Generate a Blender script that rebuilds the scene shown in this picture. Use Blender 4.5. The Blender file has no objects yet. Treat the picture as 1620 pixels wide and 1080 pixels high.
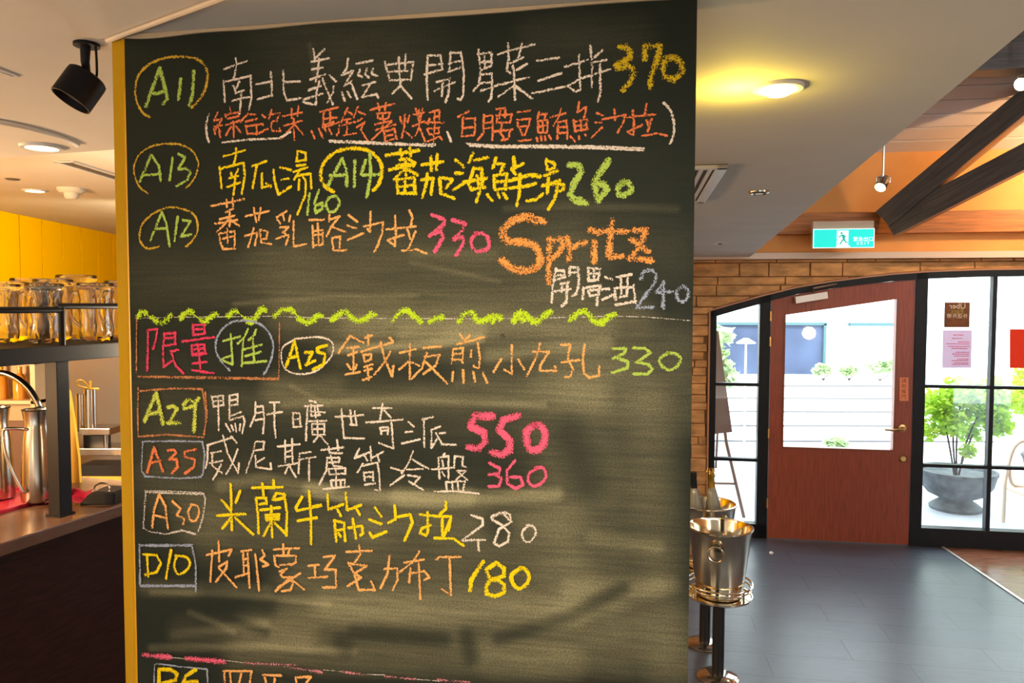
import bpy, bmesh, math, random
from mathutils import Vector, Matrix, Euler
R = math.radians
rnd = random.Random(7)
S = bpy.context.scene
COL = S.collection

# ------------------------------------------------------------------ camera
CAMH, FPX, PITCH, ROLL = 1.7, 1200.0, 2.7, 0.16
cam_d = bpy.data.cameras.new('camera')
cam = bpy.data.objects.new('camera', cam_d); COL.objects.link(cam)
cam_d.sensor_fit = 'HORIZONTAL'; cam_d.sensor_width = 36; cam_d.lens = 36*FPX/1620
cam_d.clip_start = 0.05; cam_d.clip_end = 200
CM = Matrix.Rotation(R(90-PITCH), 3, 'X') @ Matrix.Rotation(R(ROLL), 3, 'Z')
cam.matrix_world = Matrix.Translation((0, 0, CAMH)) @ CM.to_4x4()
S.camera = cam

# ------------------------------------------------------------------ view + world + lights
S.view_settings.view_transform = 'Standard'; S.view_settings.look = 'None'
S.view_settings.exposure = 0.8; S.view_settings.gamma = 1.0; S.view_settings.use_curve_mapping = False
S.cycles.max_bounces = 10; S.cycles.transparent_max_bounces = 24
S.cycles.caustics_reflective = False; S.cycles.caustics_refractive = False
S.cycles.sample_clamp_indirect = 4.0
S.cycles.use_denoising = True
w = bpy.data.worlds.new('sky'); S.world = w; w.use_nodes = True
bg = w.node_tree.nodes['Background']; bg.inputs[0].default_value = (0.80, 0.92, 1.0, 1); bg.inputs[1].default_value = 4.5

def lamp(name, kind, loc, energy, color, target=None, **kw):
    d = bpy.data.lights.new(name, kind); d.energy = energy; d.color = color
    for k, v in kw.items(): setattr(d, k, v)
    o = bpy.data.objects.new(name, d); COL.objects.link(o); o.location = loc
    if target is not None:
        o.rotation_euler = (Vector(target)-Vector(loc)).to_track_quat('-Z', 'Y').to_euler()
    return o
lamp('sun', 'SUN', (0, -4, 12), 3.5, (1, .97, .92), target=(3.0, 5.0, 0), angle=R(1.0))
WARM = (1.0, .72, .42)
# the board's wash lamp and added fill lights, all out of view
lamp('board_wash_spot', 'SPOT', (0.05, -0.75, 1.98), 44, (1.0, .88, .60), target=(-0.085, .93, 1.575), spot_size=R(37), spot_blend=1.0, shadow_soft_size=.03)
lamp('room_fill_light', 'POINT', (-1.9, -0.8, 1.25), 14, (1, .56, .26), shadow_soft_size=.08)  # added fill, unseen: lifts the left ceiling and the board front
lamp('room_fill_light', 'POINT', (2.4, 0.6, 1.35), 16, (1, .74, .46), shadow_soft_size=.08)  # added fill on the right, no bulb in view

lamp('bar_fill_light', 'POINT', (-2.45, 1.8, 1.50), 105, (1, .62, .31), shadow_soft_size=.08)  # added off frame to brighten the bar and its ceiling
lamp('back_bar_fill', 'POINT', (-1.22, 2.95, 1.52), 14, (1, .80, .55), shadow_soft_size=.06)  # added fill hidden behind the board, brightens the back bar
lamp('yellow_wall_fill', 'SPOT', (-1.55, 4.1, 2.12), 46, (1, .82, .52), target=(-2.97, 4.7, 1.85), spot_size=R(95), spot_blend=.7, shadow_soft_size=.05)  # added spot hidden behind the board, brightens the yellow wall

# ------------------------------------------------------------------ pixel -> place helpers
def ray(px, py):
    return (CM @ Vector(((px-810)/FPX, (540-py)/FPX, -1))).normalized()
ORG = Vector((0, 0, CAMH))
def on_z(px, py, z):
    d = ray(px, py); return ORG + d*((z-CAMH)/d.z)
def on_y(px, py, y):
    d = ray(px, py); return ORG + d*(y/d.y)
def on_plane(px, py, p, n):
    d = ray(px, py); return ORG + d*((p-ORG).dot(n)/d.dot(n))
class Frame:
    """a vertical plane with its own axes: u along it, v away from the viewer, z up"""
    def __init__(s, origin, deg):
        s.o = Vector((origin[0], origin[1], 0)); s.a = R(deg)
        s.t = Vector((math.cos(s.a), -math.sin(s.a), 0)); s.n = Vector((math.sin(s.a), math.cos(s.a), 0))
        s.M = Matrix.Translation(s.o) @ Matrix.Rotation(-s.a, 4, 'Z')
    def uz(s, px, py, v=0.0):
        p = on_plane(px, py, s.o + s.n*v, s.n) - s.o
        return (p.dot(s.t), p.z)
    def pt(s, u, v, z): return s.o + s.t*u + s.n*v + Vector((0, 0, z))
CEIL = 2.056

# ------------------------------------------------------------------ materials
def nt(name):
    m = bpy.data.materials.new(name); m.use_nodes = True
    t = m.node_tree; return m, t, t.nodes['Principled BSDF']
def mat(name, c, rough=.5, metal=0., emit=None, es=1., spec=.5, noise=0., nscale=8., bump=0., bscale=60., stretch=(1, 1, 1), coat=0., c2=None, trans=0., ior=1.45, sub=0.):
    m, t, b = nt(name)
    b.inputs['Base Color'].default_value = (*c, 1); b.inputs['Roughness'].default_value = rough
    b.inputs['Metallic'].default_value = metal; b.inputs['Specular IOR Level'].default_value = spec
    b.inputs['Coat Weight'].default_value = coat; b.inputs['Transmission Weight'].default_value = trans; b.inputs['IOR'].default_value = ior
    if emit: b.inputs['Emission Color'].default_value = (*emit, 1); b.inputs['Emission Strength'].default_value = es
    if noise or bump or c2:
        tc = t.nodes.new('ShaderNodeTexCoord'); mp = t.nodes.new('ShaderNodeMapping'); mp.inputs['Scale'].default_value = stretch
        t.links.new(tc.outputs['Object'], mp.inputs[0])
    if noise or c2:
        n = t.nodes.new('ShaderNodeTexNoise'); n.inputs['Scale'].default_value = nscale; n.inputs['Detail'].default_value = 5
        t.links.new(mp.outputs[0], n.inputs[0])
        mx = t.nodes.new('ShaderNodeMix'); mx.data_type = 'RGBA'
        mx.inputs[6].default_value = (*[max(0, x*(1-noise)) for x in c], 1)
        mx.inputs[7].default_value = (*(c2 or [min(1, x*(1+noise)) for x in c]), 1)
        rp = t.nodes.new('ShaderNodeValToRGB'); rp.color_ramp.elements[0].position = .32; rp.color_ramp.elements[1].position = .68
        t.links.new(n.outputs['Fac'], rp.inputs[0]); t.links.new(rp.outputs[0], mx.inputs[0]); t.links.new(mx.outputs[2], b.inputs['Base Color'])
    if bump:
        n2 = t.nodes.new('ShaderNodeTexNoise'); n2.inputs['Scale'].default_value = bscale; n2.inputs['Detail'].default_value = 4
        t.links.new(mp.outputs[0], n2.inputs[0])
        bp = t.nodes.new('ShaderNodeBump'); bp.inputs['Strength'].default_value = bump; bp.inputs['Distance'].default_value = .01
        t.links.new(n2.outputs['Fac'], bp.inputs['Height']); t.links.new(bp.outputs[0], b.inputs['Normal'])
    return m
def pane_mat(name, tint=(1, 1, 1), gloss=.06):
    m = bpy.data.materials.new(name); m.use_nodes = True; t = m.node_tree; t.nodes.clear()
    o = t.nodes.new('ShaderNodeOutputMaterial'); mx = t.nodes.new('ShaderNodeMixShader')
    a = t.nodes.new('ShaderNodeBsdfTransparent'); a.inputs[0].default_value = (*tint, 1)
    g = t.nodes.new('ShaderNodeBsdfGlossy'); g.inputs['Roughness'].default_value = .02
    mx.inputs[0].default_value = gloss
    t.links.new(a.outputs[0], mx.inputs[1]); t.links.new(g.outputs[0], mx.inputs[2]); t.links.new(mx.outputs[0], o.inputs[0])
    return m
M = {}
M['ceiling'] = mat('ceiling_paint', (.60, .55, .47), .8, noise=.05, nscale=3, bump=.03, bscale=20)
M['plank'] = mat('white_planks', (.62, .52, .46), .6)
M['plaster'] = mat('apricot_plaster', (.82, .37, .11), .8, noise=.06, nscale=4)
M['ledge'] = mat('ledge_paint', (.75, .62, .52), .6)
M['beam'] = mat('brown_beam', (.075, .058, .048), .28, noise=.4, nscale=10, stretch=(.4, 6, 6), bump=.1, bscale=30)
M['beam_light'] = mat('pine_beam', (.48, .165, .035), .5, noise=.3, nscale=8, stretch=(.5, 6, 6))
M['stone'] = mat('ledge_stone', (.52, .28, .11), .85, noise=.36, nscale=7, bump=1.0, bscale=16, stretch=(1, 1, 2.6))
M['mortar'] = mat('stone_joint', (.22, .12, .055), .9)
M['black_frame'] = mat('black_steel_frame', (.006, .006, .007), .4, spec=.25)
M['door_wood'] = mat('red_door_wood', (.26, .052, .02), .32, noise=.22, nscale=9, stretch=(9, 9, .7))
M['brass'] = mat('aged_brass', (.55, .36, .14), .3, 1.)
M['steel'] = mat('polished_steel', (.62, .57, .50), .12, 1.)
M['steel_brushed'] = mat('brushed_steel', (.44, .40, .34), .2, 1.)
M['gold_steel'] = mat('champagne_steel', (.76, .69, .55), .12, 1.)
M['black'] = mat('black_paint', (.010, .010, .012), .35)
M['black_satin'] = mat('black_powder_coat', (.006, .006, .008), .5, spec=.2)
M['yellow'] = mat('yellow_paint', (.55, .29, .006), .55, spec=.15, noise=.06, nscale=5)
M['yellow_wall'] = mat('yellow_boards', (.90, .50, .0), .85, spec=0.)
M['counter_top'] = mat('brown_counter', (.10, .05, .03), .22, spec=.25, noise=.15, nscale=6)
M['counter_front'] = mat('dark_wood_front', (.024, .008, .006), .55, spec=.15, noise=.3, nscale=12, stretch=(1, 1, 8))
M['red'] = mat('crimson_plastic', (.45, .015, .05), .3)
M['white'] = mat('white_paint', (.80, .80, .78), .5)
M['paper'] = mat('white_paper', (.85, .85, .85), .7)
M['grey_metal'] = mat('grey_metal_sheet', (.46, .40, .35), .45)
M['grey'] = mat('vent_shadow_grey', (.09, .08, .07), .6)
M['vent_white'] = mat('vent_enamel', (.62, .60, .58), .4)
M['glass'] = mat('clear_glass', (.97, .96, .93), .03, trans=1., ior=1.45)
M['pane'] = pane_mat('window_pane', (.96, .985, .98), .05)
M['lamp_on'] = mat('lit_lamp', (1, .9, .7), .5, emit=(1, .80, .42), es=9)
M['lamp_yellow'] = mat('lit_yellow_lamp', (1, .9, .5), .5, emit=(1, .80, .22), es=18)
M['lamp_white'] = mat('lit_white_lamp', (1, 1, 1), .5, emit=(1, .92, .85), es=30)
M['exit_green'] = mat('exit_sign_teal', (.0, .5, .42), .4, emit=(.0, .74, .68), es=.5)
M['exit_white'] = mat('exit_sign_white', (.9, .95, .95), .4, emit=(.9, 1, 1), es=.6)
M['sign_box'] = mat('sign_box_cream', (.62, .45, .33), .5)
M['amber'] = mat('amber_bottle', (.5, .22, .02), .1, spec=.8)
M['cork_gold'] = mat('gold_foil', (.75, .48, .08), .25, 1.)
M['dark_glass'] = mat('dark_bottle_glass', (.03, .018, .01), .05, spec=.8)
M['pale_glass'] = mat('pale_bottle_glass', (.55, .55, .45), .05, spec=.8, trans=.6)
M['wood_floor'] = mat('red_brown_floor', (.22, .075, .035), .25, noise=.3, nscale=6, stretch=(1, 8, 1))
M['pave'] = mat('outside_paving', (.42, .45, .50), .6, noise=.15, nscale=3)
M['facade'] = mat('pale_facade', (.80, .80, .79), .8, noise=.04, nscale=2)
M['facade_grey'] = mat('grey_facade_tiles', (.30, .38, .40), .7, noise=.25, nscale=30)
M['shop_glass'] = mat('dark_shop_glass', (.06, .08, .14), .3, spec=.2, noise=.3, nscale=1.5)
M['leaf'] = mat('green_leaves', (.28, .55, .03), .5, c2=(.55, .75, .08), nscale=5)
M['leaf_pale'] = mat('pale_leaves', (.38, .52, .25), .6, c2=(.6, .7, .5), nscale=6)
M['twig'] = mat('brown_twigs', (.05, .03, .02), .8, spec=.1)
M['stone_pot'] = mat('grey_stone_pot', (.10, .115, .125), .75, spec=.2, noise=.35, nscale=12, bump=.2, bscale=40)
M['chair'] = mat('beige_plastic', (.62, .50, .38), .45)
M['easel'] = mat('brown_easel_wood', (.22, .13, .09), .6)
M['easel_board'] = mat('easel_panel', (.20, .14, .12), .6)
M['poster_brown'] = mat('brown_poster', (.22, .085, .03), .6, noise=.2, nscale=30)
M['poster_lilac'] = mat('lilac_paper', (.72, .62, .74), .7)
M['poster_red'] = mat('red_paper', (.80, .075, .015), .6)
def see_through(m, k=.55):
    t = m.node_tree; b = t.nodes['Principled BSDF']; o = [n for n in t.nodes if n.type == 'OUTPUT_MATERIAL'][0]
    tr = t.nodes.new('ShaderNodeBsdfTranslucent'); mx = t.nodes.new('ShaderNodeMixShader'); mx.inputs[0].default_value = k
    if b.inputs['Base Color'].is_linked: t.links.new(b.inputs['Base Color'].links[0].from_socket, tr.inputs[0])
    else: tr.inputs[0].default_value = b.inputs['Base Color'].default_value
    t.links.new(b.outputs[0], mx.inputs[1]); t.links.new(tr.outputs[0], mx.inputs[2]); t.links.new(mx.outputs[0], o.inputs[0])
see_through(M['poster_lilac'], .4); see_through(M['poster_red'], .35); see_through(M['poster_brown'], .25); see_through(M['leaf'], .45); see_through(M['leaf_pale'], .4)
M['pink_ink'] = mat('pink_ink', (.75, .2, .35), .6)
M['orange_sign'] = mat('orange_plate', (.75, .24, .10), .5)
M['ink'] = mat('dark_ink', (.15, .03, .02), .6)
M['cream_ink'] = mat('cream_ink', (.85, .75, .6), .6)
M['olive_ink'] = mat('olive_ink', (.45, .35, .08), .6)
M['trim_white'] = mat('aluminium_strip', (.72, .70, .66), .3, .6)
M['board_wood'] = mat('yellow_chopping_board', (.66, .42, .05), .5)

def board_mat():
    m, t, b = nt('chalkboard_paint')
    L = t.links; N = t.nodes.new
    tc = N('ShaderNodeTexCoord')
    at = N('ShaderNodeAttribute'); at.attribute_name = 'dust'
    def noise(scale, stretch, det=6):
        mp = N('ShaderNodeMapping'); mp.inputs['Scale'].default_value = stretch; L.new(tc.outputs['Object'], mp.inputs[0])
        n = N('ShaderNodeTexNoise'); n.inputs['Scale'].default_value = scale; n.inputs['Detail'].default_value = det; n.inputs['Roughness'].default_value = .65
        L.new(mp.outputs[0], n.inputs[0]); return n.outputs['Fac']
    def math_(op, a, bb):
        x = N('ShaderNodeMath'); x.operation = op
        for i, q in enumerate((a, bb)):
            if isinstance(q, (int, float)): x.inputs[i].default_value = q
            else: L.new(q, x.inputs[i])
        return x.outputs[0]
    streak = noise(9, (1, 1, 22)); grain = noise(480, (1, 1, 1.3), 3); cloud = noise(10, (1, 1, 2.4))
    f = math_('MULTIPLY', math_('ADD', math_('MULTIPLY', streak, 1.0), .12), math_('ADD', math_('MULTIPLY', cloud, 1.0), .5))
    f = math_('MULTIPLY', f, math_('ADD', math_('MULTIPLY', grain, 2.4), -.3))
    f = math_('MULTIPLY', f, at.outputs['Fac'])
    mx = N('ShaderNodeMix'); mx.data_type = 'RGBA'; mx.clamp_factor = True
    mx.inputs[6].default_value = (.0065, .0105, .0068, 1); mx.inputs[7].default_value = (.34, .30, .17, 1)
    L.new(f, mx.inputs[0]); L.new(mx.outputs[2], b.inputs['Base Color'])
    b.inputs['Roughness'].default_value = .6; b.inputs['Specular IOR Level'].default_value = .2
    bp = N('ShaderNodeBump'); bp.inputs['Strength'].default_value = .12; bp.inputs['Distance'].default_value = .001
    L.new(grain, bp.inputs['Height']); L.new(bp.outputs[0], b.inputs['Normal'])
    return m
M['board'] = board_mat()

def chalk_mat(name, c, cover=.72):
    m = bpy.data.materials.new(name); m.use_nodes = True; t = m.node_tree; t.nodes.clear(); L = t.links; N = t.nodes.new
    o = N('ShaderNodeOutputMaterial'); mx = N('ShaderNodeMixShader'); a = N('ShaderNodeBsdfTransparent'); d = N('ShaderNodeBsdfDiffuse')
    d.inputs[0].default_value = (*c, 1)
    tc = N('ShaderNodeTexCoord'); n = N('ShaderNodeTexNoise'); n.inputs['Scale'].default_value = 560; n.inputs['Detail'].default_value = 3
    n2 = N('ShaderNodeTexNoise'); n2.inputs['Scale'].default_value = 45; n2.inputs['Detail'].default_value = 2
    L.new(tc.outputs['Object'], n.inputs[0]); L.new(tc.outputs['Object'], n2.inputs[0])
    ad = N('ShaderNodeMath'); ad.operation = 'MULTIPLY_ADD'; ad.inputs[1].default_value = .45
    L.new(n2.outputs['Fac'], ad.inputs[0]); L.new(n.outputs['Fac'], ad.inputs[2])
    at = N('ShaderNodeAttribute'); at.attribute_name = 'core'; a2 = N('ShaderNodeMath'); a2.operation = 'MULTIPLY_ADD'; a2.inputs[1].default_value = .24
    L.new(at.outputs['Fac'], a2.inputs[0]); L.new(ad.outputs[0], a2.inputs[2])
    rp = N('ShaderNodeValToRGB'); th = .86 + (.66-cover)*.42
    rp.color_ramp.elements[0].position = th-.10; rp.color_ramp.elements[1].position = th+.06
    L.new(a2.outputs[0], rp.inputs[0]); L.new(rp.outputs[0], mx.inputs[0])
    L.new(a.outputs[0], mx.inputs[1]); L.new(d.outputs[0], mx.inputs[2]); L.new(mx.outputs[0], o.inputs[0])
    return m
CH = {}
for k, c, cv in (('A', (.62, .38, .04), .72), ('L', (.42, .55, .10), .85), ('W', (.80, .66, .56), .78), ('D', (.62, .42, .02), .70), ('R', (.78, .21, .08), .78),
              ('Y', (.86, .62, .012), .86), ('O', (.88, .42, .14), .80), ('P', (.86, .12, .22), .80), ('T', (.86, .34, .09), .70), ('B', (.34, .37, .48), .70),
              ('w', (.66, .58, .52), .60), ('G', (.52, .70, .03), .72), ('C', (.55, .22, .09), .66), ('M', (.72, .06, .13), .80), ('l', (.58, .62, .09), .74),
              ('K', (.80, .13, .22), .66), ('k', (.62, .24, .28), .45), ('N', (.10, .085, .07), .9)):
    CH[k] = chalk_mat('chalk_' + {'A':'amber','L':'pale_green','W':'white','D':'gold','R':'red','Y':'yellow','O':'orange','P':'pink','T':'terracotta','B':'slate_blue','w':'thin_white','G':'lime','C':'brown','M':'crimson','l':'pale_lime','K':'rose','k':'pale_rose','N':'rust_nick'}[k], c, cv)

# ------------------------------------------------------------------ mesh helpers
def link(name, bm, m=None, parent=None, smooth=False, M4=None):
    if M4 is not None: bm.transform(M4)
    bmesh.ops.recalc_face_normals(bm, faces=bm.faces[:]) if len(bm.faces) else None
    me = bpy.data.meshes.new(name); bm.to_mesh(me); bm.free()
    if smooth:
        for p in me.polygons: p.use_smooth = True
        try: me.set_sharp_from_angle(angle=R(38))
        except Exception: pass
    o = bpy.data.objects.new(name, me); COL.objects.link(o)
    if m is not None:
        for k in (m if isinstance(m, (list, tuple)) else [m]): me.materials.append(k)
    if parent is not None: o.parent = parent
    return o
def tag(o, label=None, cat=None, group=None, kind=None):
    if label: o['label'] = label
    if cat: o['category'] = cat
    if group: o['group'] = group
    if kind: o['kind'] = kind
    return o
def thing(name, label, cat, loc=(0, 0, 0), rz=0, group=None, kind=None):
    o = bpy.data.objects.new(name, None); COL.objects.link(o); o.location = loc; o.rotation_euler = (0, 0, rz)
    o.empty_display_size = .05
    return tag(o, label, cat, group, kind)
def struct(o): o['kind'] = 'structure'; return o
def box(bm, c, s, bev=0., rot=None):
    r = bmesh.ops.create_cube(bm, size=1.); vs = r['verts']
    bmesh.ops.scale(bm, vec=s, verts=vs)
    if bev:
        es = list({e for v in vs for e in v.link_edges})
        q = bmesh.ops.bevel(bm, geom=es, offset=bev, segments=2, affect='EDGES', profile=.7); vs = list({v for f in q['faces'] for v in f.verts} | {v for v in vs if v.is_valid})
    if rot is not None: bmesh.ops.rotate(bm, verts=vs, cent=(0, 0, 0), matrix=rot)
    bmesh.ops.translate(bm, vec=c, verts=vs)
    return bm
def bx(c, s, bev=0., rot=None): return box(bmesh.new(), c, s, bev, rot)
def lathe(prof, seg=32, bm=None, axis=None, loc=(0, 0, 0), rfun=None):
    bm = bm or bmesh.new(); rings = []
    for j, (r, z) in enumerate(prof):
        ring = []
        if r < 1e-6: ring = [bm.verts.new((0, 0, z))]
        else:
            for i in range(seg):
                a = 2*math.pi*i/seg; rr = r*(rfun(a, z) if rfun else 1)
                ring.append(bm.verts.new((rr*math.cos(a), rr*math.sin(a), z)))
        rings.append(ring)
    new = [v for r in rings for v in r]
    for a, b in zip(rings, rings[1:]):
        for i in range(seg):
            j = (i+1) % seg
            if len(a) == 1 and len(b) == 1: continue
            if len(a) == 1: bm.faces.new((a[0], b[i], b[j]))
            elif len(b) == 1: bm.faces.new((a[i], a[j], b[0]))
            else: bm.faces.new((a[i], a[j], b[j], b[i]))
    if axis is not None:
        q = Vector((0, 0, 1)).rotation_difference(Vector(axis).normalized()).to_matrix()
        bmesh.ops.rotate(bm, verts=new, cent=(0, 0, 0), matrix=q)
    bmesh.ops.translate(bm, vec=loc, verts=new)
    return bm
def cyl(p0, p1, r, seg=16, bm=None, r2=None):
    p0, p1 = Vector(p0), Vector(p1); h = (p1-p0).length; r2 = r if r2 is None else r2
    return lathe([(0, 0), (r, 0), (r2, h), (0, h)], seg, bm, p1-p0, p0)
def tube(pts, r, seg=10, bm=None, closed=False, rs=None):
    bm = bm or bmesh.new(); pts = [Vector(p) for p in pts]; n = len(pts); rings = []
    up = None
    for i, p in enumerate(pts):
        a = pts[(i-1) % n] if (closed or i > 0) else p; b = pts[(i+1) % n] if (closed or i < n-1) else p
        d = (b-a).normalized()
        if up is None: up = d.orthogonal().normalized()
        up = (up - d*up.dot(d)); up = up.normalized() if up.length > 1e-5 else d.orthogonal().normalized()
        s = d.cross(up); rr = rs[i] if rs else r
        rings.append([bm.verts.new(p + (up*math.cos(2*math.pi*k/seg) + s*math.sin(2*math.pi*k/seg))*rr) for k in range(seg)])
    for i in range(n if closed else n-1):
        A, B = rings[i], rings[(i+1) % n]
        for k in range(seg): bm.faces.new((A[k], A[(k+1) % seg], B[(k+1) % seg], B[k]))
    if not closed:
        bm.faces.new(rings[0][::-1]); bm.faces.new(rings[-1])
    return bm
def prism(poly, v0, v1, bm=None):
    """polygon in (u,z), extruded along v"""
    bm = bm or bmesh.new()
    A = [bm.verts.new((u, v0, z)) for u, z in poly]; B = [bm.verts.new((u, v1, z)) for u, z in poly]
    bm.faces.new(A); bm.faces.new(B[::-1]); n = len(poly)
    for i in range(n): bm.faces.new((A[i], B[i], B[(i+1) % n], A[(i+1) % n]))
    return bm
def zprism(poly, z0, z1, bm=None):
    bm = bm or bmesh.new()
    A = [bm.verts.new((x, y, z0)) for x, y in poly]; B = [bm.verts.new((x, y, z1)) for x, y in poly]
    bm.faces.new(A); bm.faces.new(B[::-1]); n = len(poly)
    for i in range(n): bm.faces.new((A[i], B[i], B[(i+1) % n], A[(i+1) % n]))
    return bm
def curve_pts(pts, sub=6, closed=False):
    pts = [Vector(p) for p in pts]; n = len(pts); out = []
    rng = n if closed else n-1
    for i in range(rng):
        if closed: p0, p1, p2, p3 = pts[(i-1) % n], pts[i], pts[(i+1) % n], pts[(i+2) % n]
        else: p0, p1, p2, p3 = pts[max(i-1, 0)], pts[i], pts[i+1], pts[min(i+2, n-1)]
        for k in range(sub):
            t = k/sub
            out.append(.5*((2*p1)+(p2-p0)*t+(2*p0-5*p1+4*p2-p3)*t*t+(3*p1-p0-3*p2+p3)*t**3))
    if not closed: out.append(pts[-1])
    return out
def copy_tree(o, parent=None):
    c = o.copy(); COL.objects.link(c)
    if parent is not None: c.parent = parent
    for ch in list(o.children): copy_tree(ch, c)
    return c
def text_bm(s, size, ax='CENTER'):
    cu = bpy.data.curves.new('lettering', 'FONT'); cu.body = s; cu.size = size; cu.align_x = ax; cu.align_y = 'CENTER'; cu.resolution_u = 3
    o = bpy.data.objects.new('lettering', cu); COL.objects.link(o)
    dg = bpy.context.evaluated_depsgraph_get(); me = bpy.data.meshes.new_from_object(o.evaluated_get(dg))
    bm = bmesh.new(); bm.from_mesh(me); bpy.data.objects.remove(o); bpy.data.curves.remove(cu); bpy.data.meshes.remove(me)
    return bm

# ================================================================== the setting
WALL = Frame(on_z(1330, 857, 0), 9.2)
WD = WALL.o.y
W = WALL.uz
def wlink(name, bm, m, parent=None, smooth=False):
    o = link(name, bm, m, parent, smooth)
    if parent is None: o.matrix_world = WALL.M
    return o
def wthing(name, label, cat, **k):
    return thing(name, label, cat, loc=WALL.o, rz=-WALL.a, **k)

# floor: slate plank tiles
def floor_mat():
    m, t, b = nt('slate_plank_tiles'); L = t.links; N = t.nodes.new
    tc = N('ShaderNodeTexCoord'); mp = N('ShaderNodeMapping'); L.new(tc.outputs['Object'], mp.inputs[0])
    mp.inputs['Location'].default_value = (.18, .075, 0)
    br = N('ShaderNodeTexBrick'); br.offset = .38; br.inputs['Scale'].default_value = 1.0
    br.inputs['Brick Width'].default_value = .66; br.inputs['Row Height'].default_value = .232
    br.inputs['Mortar Size'].default_value = .0022; br.inputs['Mortar Smooth'].default_value = .2
    br.inputs['Color1'].default_value = (.082, .093, .126, 1); br.inputs['Color2'].default_value = (.10, .112, .148, 1); br.inputs['Mortar'].default_value = (.016, .016, .02, 1)
    L.new(mp.outputs[0], br.inputs[0])
    n = N('ShaderNodeTexNoise'); n.inputs['Scale'].default_value = 26; n.inputs['Detail'].default_value = 6
    mp2 = N('ShaderNodeMapping'); mp2.inputs['Scale'].default_value = (.35, 1.6, 1); L.new(tc.outputs['Object'], mp2.inputs[0]); L.new(mp2.outputs[0], n.inputs[0])
    mx = N('ShaderNodeMix'); mx.data_type = 'RGBA'; mx.blend_type = 'MULTIPLY'; mx.inputs[0].default_value = .45
    L.new(br.outputs[0], mx.inputs[6]); L.new(n.outputs['Fac'], mx.inputs[7]); L.new(mx.outputs[2], b.inputs['Base Color'])
    b.inputs['Roughness'].default_value = .34; b.inputs['Specular IOR Level'].default_value = .55
    bp = N('ShaderNodeBump'); bp.inputs['Strength'].default_value = .25; bp.inputs['Distance'].default_value = .003
    ad = N('ShaderNodeMath'); ad.operation = 'MULTIPLY_ADD'; ad.inputs[1].default_value = -1.5; L.new(br.outputs['Fac'], ad.inputs[0]); L.new(n.outputs['Fac'], ad.inputs[2])
    L.new(ad.outputs[0], bp.inputs['Height']); L.new(bp.outputs[0], b.inputs['Normal'])
    return m
M['floor'] = floor_mat()
struct(wlink('floor', bx((-.5, -4.2, -.05), (11.6, 8.9, .1)), M['floor']))

# soffit line of the low ceiling, from two points seen on it
e0 = on_z(1620, 48, CEIL); e1 = on_z(1191, 402, CEIL); ed = (e1-e0).normalized()
A0 = e0 - ed*(e0.y+3.6)/ed.y; A1 = e0 + ed*((WALL.o.y - .30 - e0.y)/ed.y)
wl = lambda u: WALL.pt(u, 0, 0)
# meeting point of soffit line and the wall plane
def hit_wall(p, d):
    k = (WALL.o - p).dot(WALL.n)/d.dot(WALL.n); return p + d*k
A1 = hit_wall(e0, ed)
STEP0 = on_z(0, 250, CEIL); STEP1 = on_z(175, 237, CEIL); sd = (STEP1-STEP0).normalized()
SL = STEP0 - sd*2.6; SR = Vector((-.62, 0, 0)); SR = STEP1 + sd*((-.60-STEP1.x)/sd.x)
c1 = hit_wall(Vector((-.60, 0, 0)), Vector((0, 1, 0)))
struct(link('ceiling', zprism([(SL.x, -3.6), (A0.x, -3.6), (A1.x, A1.y), (c1.x, c1.y), (-.60, SR.y), (SL.x, SL.y)], CEIL, CEIL+.16), M['ceiling']))
CEILH = CEIL + .19
struct(link('ceiling_bar', zprism([(-5.2, SL.y-.15), (-.60, SR.y-.02), (-.60, 6.4), (-5.2, 6.4)], CEILH, CEILH+.1), M['ceiling']))

# door wall: arched opening, ledge stones, ledge, plaster, beam
archpx = [(1124, 492), (1165, 480), (1213, 467), (1262, 455), (1313, 446.5), (1363, 440), (1413, 434.5), (1470, 430.5), (1545, 427.5), (1640, 426)]
ARCH = [W(*p) for p in archpx]
ua, ub = ARCH[0][0], ARCH[-1][0]
zsill = .012
ARCHF = ARCH + [(2*ub-u, z) for u, z in ARCH[-2::-1]]
uend = ARCHF[-1][0]
def zarch(u):
    for (u0, z0), (u1, z1) in zip(ARCHF, ARCHF[1:]):
        if u0 <= u <= u1: return z0 + (z1-z0)*(u-u0)/(u1-u0)
    return 0.
LED0, LED1 = W(1400, 409)[1], W(1400, 399)[1]
TH = .16
bm = bmesh.new()
prism([(-6.2, 0), (ua, 0), (ua, LED1), (-6.2, LED1)], 0.02, TH, bm)
prism([(uend, 0), (5.2, 0), (5.2, LED1), (uend, LED1)], 0.02, TH, bm)
for (u0, z0), (u1, z1) in zip(ARCHF, ARCHF[1:]): prism([(u0, z0), (u1, z1), (u1, LED1), (u0, LED1)], 0.02, TH, bm)
struct(wlink('wall_front', bm, M['mortar']))
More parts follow.
